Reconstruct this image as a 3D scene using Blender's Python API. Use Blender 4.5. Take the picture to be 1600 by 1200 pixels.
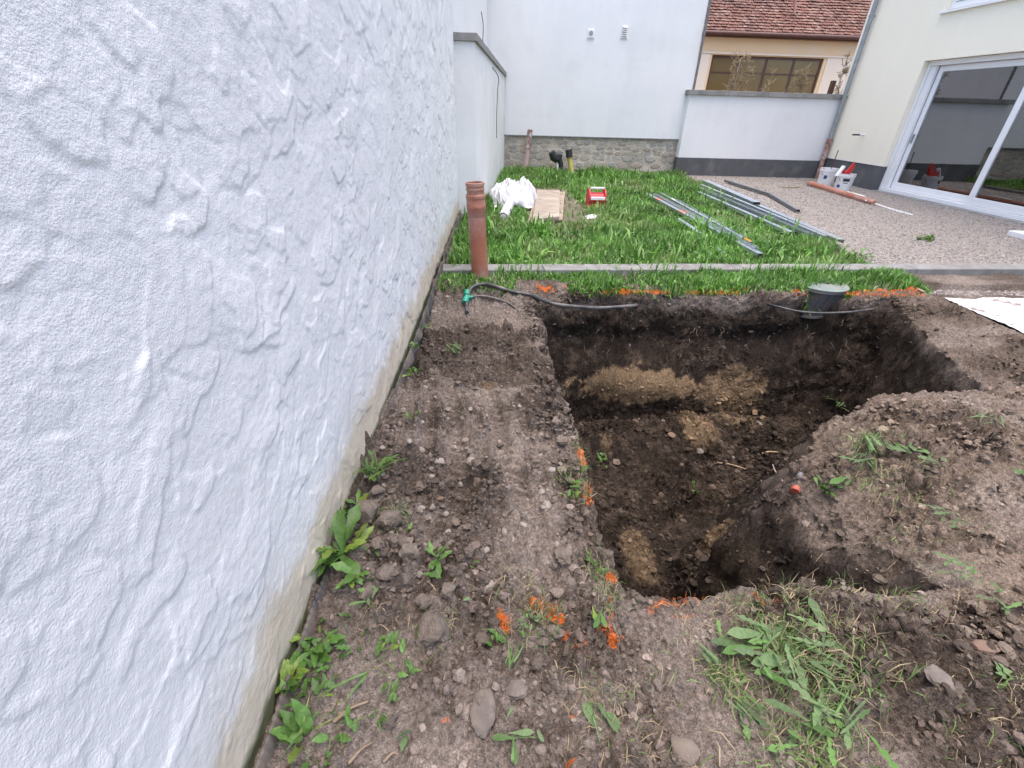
import bpy, math, random
import numpy as np
from mathutils import Vector, Matrix

for _o in list(bpy.data.objects): bpy.data.objects.remove(_o)
SC = bpy.context.scene
COL = SC.collection
rnd = random.Random(11)
RG = np.random.default_rng(5)
rad = math.radians

# ------------------------------------------------------------------ camera
FPX = 721.0
_Y = np.array([768-800, 165-600, FPX]); _Y /= np.linalg.norm(_Y)
_D = np.array([765-800, 1800-600, FPX]); _D -= _Y*(_D@_Y); _D /= np.linalg.norm(_D)
_Z = -_D; _X = np.cross(_Y, _Z)
RM = np.array([_X, _Y, _Z])                 # world = RM @ camera (x right, y down, z forward)
CAM = np.array([0, 0, 1.5])
cd = bpy.data.cameras.new('camera'); cam = bpy.data.objects.new('camera', cd); COL.objects.link(cam)
cd.sensor_width = 36; cd.lens = 36*FPX/1600; cd.clip_start = .05; cd.clip_end = 400
_m = Matrix.Identity(4)
for i in range(3):
    _m[i][0] = RM[i][0]; _m[i][1] = -RM[i][1]; _m[i][2] = -RM[i][2]; _m[i][3] = CAM[i]
cam.matrix_world = _m
SC.camera = cam
# ------------------------------------------------------------------ light
SUN_EL, SUN_AZ = rad(84), rad(150)          # azimuth the light comes from, clockwise from +y
w = bpy.data.worlds.new('World'); SC.world = w; w.use_nodes = True
wn = w.node_tree.nodes; wl = w.node_tree.links
sky = wn.new('ShaderNodeTexSky'); sky.sky_type = 'NISHITA'; sky.sun_disc = False
sky.sun_elevation = SUN_EL; sky.sun_rotation = SUN_AZ
sky.air_density = 1.0; sky.dust_density = 4.0; sky.ozone_density = 1.0
bg = wn['Background']; bg.inputs['Strength'].default_value = .15
wl.new(sky.outputs[0], bg.inputs[0])
sl = bpy.data.lights.new('sun', 'SUN'); sl.energy = .6; sl.angle = rad(60); sl.color = (1, .91, .80)
so = bpy.data.objects.new('sun', sl); COL.objects.link(so)
_d = Vector((math.sin(SUN_AZ)*math.cos(SUN_EL), math.cos(SUN_AZ)*math.cos(SUN_EL), math.sin(SUN_EL)))
so.rotation_euler = _d.to_track_quat('Z', 'Y').to_euler(); so.location = (0, -5, 12)
vs = SC.view_settings
vs.view_transform = 'Standard'; vs.look = 'None'; vs.gamma = 1; vs.use_curve_mapping = False
vs.exposure = 1.58
SC.render.engine = 'CYCLES'
SC.cycles.use_denoising = True; SC.cycles.denoising_prefilter = 'NONE'; SC.cycles.use_adaptive_sampling = True; SC.cycles.adaptive_threshold = .015
SC.cycles.max_bounces = 5; SC.cycles.diffuse_bounces = 3; SC.cycles.transparent_max_bounces = 6

# ------------------------------------------------------------------ helpers
def ray(px, py): return RM @ np.array([px-800, py-600, FPX])
def G(px, py, z=0.):
    d = ray(px, py); return Vector(CAM + d*((z-CAM[2])/d[2]))
def GY(px, py, y):
    d = ray(px, py); return Vector(CAM + d*((y-CAM[1])/d[1]))
def GX(px, py, x):
    d = ray(px, py); return Vector(CAM + d*((x-CAM[0])/d[0]))

_perm = np.random.default_rng(77).permutation(256); _perm = np.concatenate([_perm, _perm, _perm])
_grad = np.random.default_rng(78).normal(size=(256, 3)); _grad /= np.linalg.norm(_grad, axis=1)[:, None]
_grad = _grad.astype(np.float32); _g2 = _grad[:, :2]/np.linalg.norm(_grad[:, :2], axis=1)[:, None]
_gx, _gy, _gz = (np.ascontiguousarray(_grad[:, i]) for i in range(3)); _hx, _hy = (np.ascontiguousarray(_g2[:, i]) for i in range(2))
_perm = _perm.astype(np.int32)
def pn(x, y, z=0., s=0):
    flat = np.ndim(z) == 0
    x = np.asarray(x, float)+s*17.31+(float(z)*31.7 if flat else 0); y = np.asarray(y, float)-s*5.7+(float(z)*11.3 if flat else 0)
    x, y = np.broadcast_arrays(x, y)
    xi, yi = np.floor(x).astype(np.int32), np.floor(y).astype(np.int32)
    fx, fy = (x-xi).astype(np.float32), (y-yi).astype(np.float32)
    u = fx*fx*fx*(fx*(fx*6-15)+10); v = fy*fy*fy*(fy*(fy*6-15)+10)
    xi &= 255; yi &= 255
    A = (_perm[xi]+yi, _perm[xi+1]+yi)
    if flat:
        def c2(dx, dy):
            k = _perm[A[dx]+dy]; return _hx[k]*(fx-dx)+_hy[k]*(fy-dy)
        a = c2(0, 0); a = a+u*(c2(1, 0)-a); b = c2(0, 1); b = b+u*(c2(1, 1)-b)
        return (a+v*(b-a))*1.4
    z = np.asarray(z, float)+s*3.9; zi = np.floor(z).astype(np.int32); fz = (z-zi).astype(np.float32); t = fz*fz*fz*(fz*(fz*6-15)+10); zi &= 255
    def c3(dx, dy, dz):
        k = _perm[_perm[A[dx]+dy]+zi+dz]; return _gx[k]*(fx-dx)+_gy[k]*(fy-dy)+_gz[k]*(fz-dz)
    r = []
    for dz in (0, 1):
        a = c3(0, 0, dz); a = a+u*(c3(1, 0, dz)-a); b = c3(0, 1, dz); b = b+u*(c3(1, 1, dz)-b); r.append(a+v*(b-a))
    return (r[0]+t*(r[1]-r[0]))*1.5
def fbm(x, y, z=0., o=4, s=0):
    r = 0; a = 1; f = 1
    for i in range(o):
        r = r + a*pn(x*f, y*f, z*f, s+i*1.3); a *= .5; f *= 2.03
    return r
def sstep(a, b, x):
    t = np.clip((x-a)/(b-a), 0, 1); return t*t*(3-2*t)

def add(name, me, parent=None, mat=None):
    o = bpy.data.objects.new(name, me); COL.objects.link(o)
    if mat is not None: me.materials.append(mat)
    if parent is not None: o.parent = parent
    return o
def tag(o, label=None, cat=None, group=None, kind=None):
    if label: o['label'] = label
    if cat: o['category'] = cat
    if group: o['group'] = group
    if kind: o['kind'] = kind
    return o
def empty(name, loc, label, cat, group=None, rz=0):
    o = bpy.data.objects.new(name, None); COL.objects.link(o); o.location = loc; o.rotation_euler.z = rz
    o.empty_display_size = .1
    return tag(o, label, cat, group)
def npmesh(name, V, F, smooth=True, col=None, attrs=None):
    """V (n,3), F (m,3 or 4) -> mesh"""
    V = np.ascontiguousarray(V, np.float32); F = np.ascontiguousarray(F, np.int32)
    k = F.shape[1]; me = bpy.data.meshes.new(name)
    me.vertices.add(len(V)); me.vertices.foreach_set('co', V.ravel())
    me.loops.add(F.size); me.loops.foreach_set('vertex_index', F.ravel())
    me.polygons.add(len(F)); me.polygons.foreach_set('loop_start', np.arange(0, F.size, k, dtype=np.int32))
    me.polygons.foreach_set('use_smooth', np.full(len(F), smooth))
    if col is not None:
        c = me.attributes.new('Col', 'FLOAT_COLOR', 'POINT')
        cc = np.ones((len(V), 4), np.float32); cc[:, :3] = col; c.data.foreach_set('color', cc.ravel())
    for n, a in (attrs or {}).items():
        c = me.attributes.new(n, 'FLOAT', 'POINT'); c.data.foreach_set('value', np.ascontiguousarray(a, np.float32).ravel())
    me.update(calc_edges=True)
    return me
def gridfaces(nu, nv):
    i = np.arange(nu-1)[:, None]*nv+np.arange(nv-1)[None]
    i = i.ravel(); return np.stack([i, i+nv, i+nv+1, i+1], 1)

class MB:
    def __init__(s): s.v = []; s.f = []
    def quadbox(s, P):           # 8 corners: bottom 4 ccw, top 4
        b = len(s.v); s.v += [tuple(p) for p in P]
        s.f += [tuple(b+i for i in q) for q in ((3, 2, 1, 0), (4, 5, 6, 7), (0, 1, 5, 4), (1, 2, 6, 5), (2, 3, 7, 6), (3, 0, 4, 7))]
        return s
    def box(s, x0, x1, y0, y1, z0, z1):
        return s.quadbox([(x0, y0, z0), (x1, y0, z0), (x1, y1, z0), (x0, y1, z0), (x0, y0, z1), (x1, y0, z1), (x1, y1, z1), (x0, y1, z1)])
    def bar(s, a, b, w, h, up=(0, 0, 1)):     # bar from a to b, w across, h along up
        a, b, up = Vector(a), Vector(b), Vector(up)
        d = (b-a).normalized(); sd = d.cross(up).normalized(); u = sd.cross(d).normalized()
        s.quadbox([a-sd*w/2-u*h/2, a+sd*w/2-u*h/2, b+sd*w/2-u*h/2, b-sd*w/2-u*h/2, a-sd*w/2+u*h/2, a+sd*w/2+u*h/2, b+sd*w/2+u*h/2, b-sd*w/2+u*h/2]); return s
    def tube(s, pts, r, n=10, cap=True, closed_r=None):
        pts = [Vector(p) for p in pts]; b = len(s.v); k = len(pts)
        rs = r if isinstance(r, (list, tuple)) else [r]*k
        prev = None
        for i, p in enumerate(pts):
            d = (pts[min(i+1, k-1)]-pts[max(i-1, 0)]).normalized()
            if prev is None:
                a = d.orthogonal().normalized()
            else:
                a = (prev-d*prev.dot(d)); a = a.normalized() if a.length > 1e-6 else d.orthogonal().normalized()
            prev = a; c = d.cross(a)
            for j in range(n):
                t = 2*math.pi*j/n; s.v.append(tuple(p+(a*math.cos(t)+c*math.sin(t))*rs[i]))
        for i in range(k-1):
            for j in range(n):
                s.f.append((b+i*n+j, b+i*n+(j+1) % n, b+(i+1)*n+(j+1) % n, b+(i+1)*n+j))
        if cap:
            s.f.append(tuple(b+j for j in reversed(range(n)))); s.f.append(tuple(b+(k-1)*n+j for j in range(n)))
        return s
    def lathe(s, prof, c=(0, 0, 0), n=24, M=None, a0=0, a1=2*math.pi):
        b = len(s.v); c = Vector(c); k = len(prof)
        for r, z in prof:
            for j in range(n):
                t = 2*math.pi*j/n; p = Vector((r*math.cos(t), r*math.sin(t), z))
                if M is not None: p = M @ p
                s.v.append(tuple(p+c))
        for i in range(k-1):
            for j in range(n):
                s.f.append((b+i*n+j, b+i*n+(j+1) % n, b+(i+1)*n+(j+1) % n, b+(i+1)*n+j))
        return s
    def poly(s, pts):
        b = len(s.v); s.v += [tuple(p) for p in pts]; s.f.append(tuple(range(b, b+len(pts)))); return s
    def extr(s, pts, d):          # prism: polygon pts extruded by vector d
        b = len(s.v); n = len(pts); d = Vector(d)
        s.v += [tuple(Vector(p)) for p in pts]+[tuple(Vector(p)+d) for p in pts]
        s.f.append(tuple(b+i for i in reversed(range(n)))); s.f.append(tuple(b+n+i for i in range(n)))
        for i in range(n): s.f.append((b+i, b+(i+1) % n, b+n+(i+1) % n, b+n+i))
        return s
    def build(s, name, mat, parent=None, smooth=None, bevel=0, off=None, seg=2):
        me = bpy.data.meshes.new(name)
        V = s.v
        if off is None and parent is not None: off = parent.location
        if off is not None: V = [tuple(Vector(v)-Vector(off)) for v in V]
        me.from_pydata(V, [], s.f); me.update()
        if smooth:
            me.polygons.foreach_set('use_smooth', [True]*len(me.polygons)); me.set_sharp_from_angle(angle=rad(smooth))
        o = add(name, me, parent, mat)
        if off is not None and parent is None: o.location = off
        if bevel:
            m = o.modifiers.new('bevel', 'BEVEL'); m.width = bevel; m.segments = seg; m.limit_method = 'ANGLE'
        return o
def curve_pts(ctrl, n=8):
    """Catmull-Rom through control points"""
    P = [Vector(p) for p in ctrl]; P = [P[0]*2-P[1]]+P+[P[-1]*2-P[-2]]; out = []
    for i in range(1, len(P)-2):
        for k in range(n):
            t = k/n; a, b, c, d = P[i-1], P[i], P[i+1], P[i+2]
            out.append(.5*((2*b)+(c-a)*t+(2*a-5*b+4*c-d)*t*t+(3*b-a-3*c+d)*t**3))
    out.append(P[-2]); return out

# ------------------------------------------------------------------ materials
def newmat(name):
    m = bpy.data.materials.new(name); m.use_nodes = True
    nt = m.node_tree; return m, nt, nt.nodes['Principled BSDF']
def noise(nt, scale, detail=5, rough=.55, vec=None, dist=0):
    n = nt.nodes.new('ShaderNodeTexNoise'); n.inputs['Scale'].default_value = scale; n.inputs['Detail'].default_value = detail
    n.inputs['Roughness'].default_value = rough; n.inputs['Distortion'].default_value = dist
    if vec is None:
        t = nt.nodes.new('ShaderNodeTexCoord'); vec = t.outputs['Object']
    nt.links.new(vec, n.inputs['Vector']); return n.outputs['Fac']
def ramp(nt, fac, stops):
    r = nt.nodes.new('ShaderNodeValToRGB'); e = r.color_ramp.elements
    while len(e) < len(stops): e.new(.5)
    for q, (p, c) in zip(e, stops): q.position = p; q.color = (*c, 1) if len(c) == 3 else c
    nt.links.new(fac, r.inputs[0]); return r.outputs[0]
def mixc(nt, fac, a, b, mode='MIX'):
    m = nt.nodes.new('ShaderNodeMix'); m.data_type = 'RGBA'; m.blend_type = mode
    for sock, v in ((m.inputs[0], fac), (m.inputs[6], a), (m.inputs[7], b)):
        if hasattr(v, 'links'): nt.links.new(v, sock)
        elif isinstance(v, (int, float)): sock.default_value = v
        else: sock.default_value = (*v, 1)
    return m.outputs[2]
def bump(nt, b, h, strength, dist, prev=None):
    n = nt.nodes.new('ShaderNodeBump'); n.inputs['Strength'].default_value = strength; n.inputs['Distance'].default_value = dist
    nt.links.new(h, n.inputs['Height'])
    if prev is not None: nt.links.new(prev, n.inputs['Normal'])
    nt.links.new(n.outputs[0], b.inputs['Normal']); return n.outputs[0]
def pmat(name, c1, c2=None, scale=8, rough=.8, metal=0, bs=0, bscale=60, bdist=.01, det=5, lo=.35, hi=.65, spec=.5, dirt=None, dscale=3, dlo=.5, dhi=.75, streak=0):
    m, nt, b = newmat(name)
    b.inputs['Roughness'].default_value = rough; b.inputs['Metallic'].default_value = metal
    b.inputs['Specular IOR Level'].default_value = spec
    if c2 is None: c2 = tuple(x*.8 for x in c1)
    c = ramp(nt, noise(nt, scale, det), [(lo, c1), (hi, c2)])
    if dirt is not None:
        f = ramp(nt, noise(nt, dscale, 7, .65), [(dlo, (0, 0, 0)), (dhi, (1, 1, 1))])
        c = mixc(nt, f, c, dirt)
    if streak:
        tc = nt.nodes.new('ShaderNodeTexCoord'); mp = nt.nodes.new('ShaderNodeMapping'); mp.inputs['Scale'].default_value = (1, 1, .12); nt.links.new(tc.outputs['Object'], mp.inputs[0])
        c = mixc(nt, streak, c, ramp(nt, noise(nt, 5, 4, .6, mp.outputs[0]), [(.35, (1, 1, 1)), (.72, (.72, .72, .70))]), 'MULTIPLY')
    nt.links.new(c, b.inputs['Base Color'])
    if bs: bump(nt, b, noise(nt, bscale, 4), bs, bdist)
    return m
M = {}
M['house_white'] = pmat('house_white_render', (.79, .79, .79), (.74, .745, .75), .7, .9, bs=.3, bscale=120, bdist=.005, dirt=(.66, .66, .65), dscale=.9, dlo=.52, dhi=.8, streak=.10)
M['wall_white'] = pmat('garden_wall_render', (.78, .78, .78), (.70, .70, .69), 1.5, .9, bs=.5, bscale=40, bdist=.01, dirt=(.55, .54, .5), dscale=2, dlo=.58, dhi=.9)
M['cream'] = pmat('cream_render', (.89, .835, .69), (.87, .815, .67), .8, .9, bs=.3, bscale=180, bdist=.004, streak=.08)
M['plinth_grey'] = pmat('grey_plinth_render', (.105, .108, .115), (.09, .092, .098), 2, .85, bs=.3, bscale=200, bdist=.003, dirt=(.20, .19, .18), dscale=2.5, dlo=.5, dhi=.85, streak=.35)
M['coping'] = pmat('concrete_coping', (.30, .295, .285), (.22, .215, .205), 4, .9, bs=.4, bscale=60, dirt=(.13, .125, .115), dscale=2.5, dlo=.5, dhi=.8)
M['kerb'] = pmat('kerb_concrete', (.25, .245, .235), (.18, .175, .17), 9, .95, bs=.6, bscale=90, bdist=.006, dirt=(.13, .115, .10), dscale=4, dlo=.5, dhi=.8)
M['mortar'] = pmat('old_mortar', (.60, .53, .44), (.45, .395, .325), 4, .95, bs=.9, bscale=25, bdist=.03, dirt=(.30, .275, .25), dscale=1.6, dlo=.5, dhi=.7)
M['rubble_a'] = pmat('rubble_ochre', (.62, .53, .41), (.44, .38, .30), 6, .95, bs=.9, bscale=22, bdist=.03, dirt=(.50, .47, .42), dscale=5, dlo=.42, dhi=.6)
M['rubble_b'] = pmat('rubble_grey', (.56, .525, .48), (.38, .355, .32), 6, .95, bs=.9, bscale=22, bdist=.03, dirt=(.50, .47, .42), dscale=5, dlo=.42, dhi=.6)
M['rubble_c'] = pmat('rubble_rust', (.53, .41, .30), (.40, .32, .25), 6, .95, bs=.9, bscale=22, bdist=.03, dirt=(.50, .46, .41), dscale=5, dlo=.42, dhi=.6)
M['peach'] = pmat('peach_render', (.88, .64, .38), (.85, .61, .36), 1, .9, bs=.3, bscale=80, dirt=(.75, .66, .54), dscale=.7, dlo=.55, dhi=.8)
M['pale_peach'] = pmat('pale_pilaster_render', (.86, .74, .60), (.83, .70, .56), 1, .9)
M['tile'] = pmat('old_roof_tile', (.21, .092, .066), (.105, .053, .042), 2.2, .9, lo=.3, hi=.7, bs=.5, bscale=30, dirt=(.31, .205, .165), dscale=4.5, dlo=.50, dhi=.66)
M['brown_metal'] = pmat('brown_gutter', (.12, .05, .035), None, 5, .5)
M['brown_frame'] = pmat('brown_window_frame', (.10, .045, .03), None, 5, .5)
M['white_pvc'] = pmat('white_window_frame', (.80, .81, .82), (.77, .78, .79), 3, .35)
M['zinc'] = pmat('zinc_pipe', (.34, .36, .38), (.27, .285, .30), 12, .45, metal=.6)
M['galv'] = pmat('galvanised_steel', (.62, .66, .70), (.48, .52, .57), 14, .34, metal=.85)
M['dark_steel'] = pmat('dull_dark_steel', (.20, .205, .21), (.14, .143, .148), 10, .6, metal=.4)
M['pvc_brown'] = pmat('orange_brown_pvc', (.36, .135, .08), (.32, .12, .075), 5, .45, dirt=(.45, .33, .29), dscale=4, dlo=.45, dhi=.8)
M['pvc_dusty'] = pmat('dusty_pvc', (.50, .38, .36), (.42, .30, .28), 5, .7)
M['pvc_mortared'] = pmat('mortar_splashed_pvc', (.20, .10, .085), (.30, .16, .13), 6, .7, dirt=(.52, .48, .45), dscale=14, dlo=.5, dhi=.58)
M['pvc_smeared'] = pmat('smeared_pvc', (.30, .13, .09), (.24, .10, .07), 6, .6, dirt=(.5, .44, .42), dscale=9, dlo=.48, dhi=.62)
M['black_plastic'] = pmat('black_plastic', (.022, .023, .027), (.03, .031, .034), 8, .45, dirt=(.12, .105, .09), dscale=9, dlo=.55, dhi=.85)
M['membrane'] = pmat('dimpled_membrane', (.030, .031, .035), (.045, .044, .045), 8, .6, dirt=(.14, .115, .095), dscale=7, dlo=.36, dhi=.62)
M['hose'] = pmat('black_hose', (.05, .052, .055), (.035, .036, .04), 8, .42, dirt=(.22, .19, .165), dscale=10, dlo=.45, dhi=.75)
M['green_plastic'] = pmat('green_connector', (.02, .30, .20), (.015, .24, .16), 8, .4)
M['box_body'] = pmat('valve_box_body', (.058, .062, .072), (.045, .048, .056), 6, .5, dirt=(.10, .08, .064), dscale=6, dlo=.40, dhi=.66)
M['box_lid'] = pmat('valve_box_lid', (.15, .185, .170), (.19, .215, .20), 8, .65, dirt=(.22, .20, .17), dscale=6, dlo=.5, dhi=.8)
M['fleece'] = pmat('white_fleece', (.60, .60, .62), (.50, .50, .52), 6, .95, bs=.4, bscale=50)
M['fleece_dirty'] = pmat('muddy_white_fleece', (.66, .66, .68), (.58, .58, .60), 6, .95, bs=.3, bscale=50, dirt=(.20, .16, .125), dscale=3.4, dlo=.54, dhi=.60)
M['board'] = pmat('weathered_board', (.33, .275, .225), (.25, .20, .165), 7, .9, bs=.4, bscale=40, dirt=(.45, .40, .34), dscale=3, dlo=.5, dhi=.75)
M['board_dark'] = pmat('weathered_lower_board', (.34, .27, .21), (.24, .185, .14), 7, .9, bs=.4, bscale=40, dirt=(.42, .36, .29), dscale=4, dlo=.5, dhi=.75)
M['red'] = pmat('red_plastic', (.52, .02, .03), (.44, .015, .025), 6, .42)
M['red_cloth'] = pmat('red_tool', (.65, .045, .035), (.55, .035, .03), 6, .5)
M['white_plastic'] = pmat('white_plastic', (.78, .78, .78), (.70, .70, .70), 6, .4, dirt=(.5, .47, .43), dscale=8, dlo=.55, dhi=.8)
M['print_dark'] = pmat('dark_print', (.03, .032, .04), None, 5, .5)
M['print_blue'] = pmat('blue_print', (.03, .07, .20), None, 5, .5)
M['yellow'] = pmat('yellow_tube', (.55, .47, .12), (.48, .40, .10), 6, .5)
M['sticker_red'] = pmat('red_sticker', (.72, .22, .12), None, 5, .5)
M['sticker_white'] = pmat('white_sticker', (.8, .78, .72), None, 5, .5)
M['orange_tag'] = pmat('orange_tag', (.85, .30, .02), None, 5, .5)
M['orange_cap'] = pmat('orange_red_plastic_cap', (.42, .09, .045), (.30, .075, .045), 9, .5, dirt=(.2, .15, .11), dscale=12, dlo=.55, dhi=.8)
M['vent_grey'] = pmat('vent_grey', (.33, .34, .36), None, 5, .6)
M['cable'] = pmat('dark_cable', (.07, .07, .075), None, 5, .6)
M['room'] = pmat('room_plaster', (.42, .42, .42), (.36, .36, .36), 1, .9)
M['room_floor'] = pmat('room_floor_screed', (.22, .22, .22), (.16, .16, .16), 2, .9)
M['bag'] = pmat('paper_bag', (.48, .47, .40), (.38, .38, .33), 4, .9)
M['timber'] = pmat('pallet_timber', (.34, .26, .17), (.27, .20, .13), 6, .9)
M['dry_stalk'] = pmat('dry_weed_stalk', (.36, .27, .16), (.26, .19, .11), 6, .9)
M['twig'] = pmat('dry_twig', (.30, .22, .15), (.20, .145, .10), 20, .9)
M['rock_grey'] = pmat('grey_stone', (.135, .115, .102), (.095, .081, .072), 9, .9, bs=.5, bscale=50, bdist=.004, dirt=(.175, .142, .119), dscale=26, dlo=.40, dhi=.60)
M['rock_pale'] = pmat('pale_pebble', (.30, .265, .24), (.21, .182, .16), 14, .85, bs=.4, bscale=60, bdist=.003, dirt=(.21, .172, .143), dscale=22, dlo=.42, dhi=.62)
M['rock_buff'] = pmat('buff_stone', (.185, .15, .122), (.13, .104, .084), 10, .9, bs=.5, bscale=50, bdist=.004, dirt=(.16, .13, .105), dscale=15, dlo=.5, dhi=.75)
M['brick_chip'] = pmat('brick_chip', (.19, .122, .088), (.15, .10, .074), 18, .9, bs=.5, bscale=60, bdist=.004)
M['clod'] = pmat('earth_clod', (.20, .165, .138), (.115, .092, .076), 22, .97, bs=1, bscale=110, bdist=.008, spec=.15)

def leafmat(name, c1, c2, rough=.5):
    m, nt, b = newmat(name)
    oi = nt.nodes.new('ShaderNodeObjectInfo')
    t = nt.nodes.new('ShaderNodeTexCoord')
    c = ramp(nt, noise(nt, 14, 3, vec=t.outputs['Object']), [(.3, c1), (.7, c2)])
    hv = nt.nodes.new('ShaderNodeHueSaturation'); nt.links.new(c, hv.inputs['Color'])
    mr = nt.nodes.new('ShaderNodeMapRange'); mr.inputs[3].default_value = .7; mr.inputs[4].default_value = 1.25
    nt.links.new(oi.outputs['Random'], mr.inputs[0]); nt.links.new(mr.outputs[0], hv.inputs['Value'])
    nt.links.new(hv.outputs[0], b.inputs['Base Color']); b.inputs['Roughness'].default_value = rough
    tr = nt.nodes.new('ShaderNodeBsdfTranslucent'); nt.links.new(hv.outputs[0], tr.inputs[0])
    mx = nt.nodes.new('ShaderNodeMixShader'); mx.inputs[0].default_value = .25
    out = nt.nodes['Material Output']; nt.links.new(b.outputs[0], mx.inputs[1]); nt.links.new(tr.outputs[0], mx.inputs[2]); nt.links.new(mx.outputs[0], out.inputs[0])
    return m
M['leaf'] = leafmat('weed_leaf', (.075, .165, .03), (.12, .235, .05))
M['leaf_dull'] = leafmat('wilting_leaf', (.09, .155, .055), (.155, .235, .095), .6)
M['leaf_yellow'] = leafmat('yellow_green_leaf', (.14, .22, .03), (.20, .27, .05))
def colmat(name, rough=.7, trans=0, spec=.2, bs=0, bscale=100, bdist=.005, var=0):
    m, nt, b = newmat(name)
    a = nt.nodes.new('ShaderNodeAttribute'); a.attribute_name = 'Col'; c = a.outputs['Color']
    b.inputs['Roughness'].default_value = rough; b.inputs['Specular IOR Level'].default_value = spec
    if var:
        c = mixc(nt, var, c, ramp(nt, noise(nt, bscale*.7, 4), [(.3, (.35, .35, .35)), (.7, (1, 1, 1))]), 'MULTIPLY')
    nt.links.new(c, b.inputs['Base Color'])
    if bs: bump(nt, b, noise(nt, bscale, 4), bs, bdist)
    if trans:
        tr = nt.nodes.new('ShaderNodeBsdfTranslucent'); nt.links.new(c, tr.inputs[0])
        mx = nt.nodes.new('ShaderNodeMixShader'); mx.inputs[0].default_value = trans
        nt.links.new(b.outputs[0], mx.inputs[1]); nt.links.new(tr.outputs[0], mx.inputs[2]); nt.links.new(mx.outputs[0], nt.nodes['Material Output'].inputs[0])
    return m
M['grass'] = colmat('grass_blades', .42, .25, .5)
M['pebbles'] = colmat('gravel_stone', .85)
M['crumbs'] = colmat('soil_crumbs', .97, bs=.8, bscale=160, bdist=.006, var=.5)
M['straw'] = colmat('straw', .8, .1)
# glass: a real pane that mirrors by Fresnel and otherwise lets you see the room
def glassmat(name, tint, ior):
    m, nt, b = newmat(name); nt.nodes.remove(b)
    g = nt.nodes.new('ShaderNodeBsdfGlossy'); g.inputs['Roughness'].default_value = .01; g.inputs[0].default_value = (.9, .92, .95, 1)
    t = nt.nodes.new('ShaderNodeBsdfTransparent'); t.inputs[0].default_value = (*tint, 1)
    fr = nt.nodes.new('ShaderNodeFresnel'); fr.inputs[0].default_value = ior
    mx = nt.nodes.new('ShaderNodeMixShader')
    nt.links.new(fr.outputs[0], mx.inputs[0]); nt.links.new(t.outputs[0], mx.inputs[1]); nt.links.new(g.outputs[0], mx.inputs[2])
    nt.links.new(mx.outputs[0], nt.nodes['Material Output'].inputs[0]); return m
M['glass'] = glassmat('double_glazing', (.78, .82, .82), 2.8)
M['glass_far'] = pmat('brown_tinted_glass', (.15, .10, .04), (.19, .13, .05), .5, .08, spec=.7)

# soil: strata colour comes with the mesh, grain and fine relief from noise
def soilmat():
    m, nt, b = newmat('garden_soil')
    a = nt.nodes.new('ShaderNodeAttribute'); a.attribute_name = 'Col'
    p = nt.nodes.new('ShaderNodeAttribute'); p.attribute_name = 'paint'
    c = a.outputs['Color']
    v = ramp(nt, noise(nt, 60, 4, .75), [(.30, (.42, .40, .38)), (.5, (.97, .97, .97)), (.70, (1.60, 1.59, 1.57))])
    c = mixc(nt, 1., c, v, 'MULTIPLY')
    sp = ramp(nt, noise(nt, 210, 3, .6), [(.62, (0, 0, 0)), (.70, (1, 1, 1))])      # pale grit
    g = nt.nodes.new('ShaderNodeMath'); g.operation = 'MULTIPLY'; g.inputs[1].default_value = .42; nt.links.new(sp, g.inputs[0])
    c = mixc(nt, g.outputs[0], c, (.26, .23, .20))
    # spray paint, broken up by the crumb
    q = nt.nodes.new('ShaderNodeMath'); q.operation = 'ADD'; nt.links.new(p.outputs['Fac'], q.inputs[0])
    nz = nt.nodes.new('ShaderNodeMath'); nz.operation = 'MULTIPLY_ADD'; nz.inputs[1].default_value = 1.5; nz.inputs[2].default_value = -1.05
    nt.links.new(noise(nt, 120, 3, .8), nz.inputs[0]); nt.links.new(nz.outputs[0], q.inputs[1])
    pm = ramp(nt, q.outputs[0], [(.18, (0, 0, 0)), (.55, (.92, .92, .92))])
    c = mixc(nt, pm, c, (.78, .17, .025))
    nt.links.new(c, b.inputs['Base Color'])
    b.inputs['Roughness'].default_value = .97; b.inputs['Specular IOR Level'].default_value = .12
    n1 = bump(nt, b, noise(nt, 48, 4, .75), 1., .022)
    bump(nt, b, noise(nt, 190, 2, .65), 1., .007, n1)
    return m
M['soil'] = soilmat()

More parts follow.
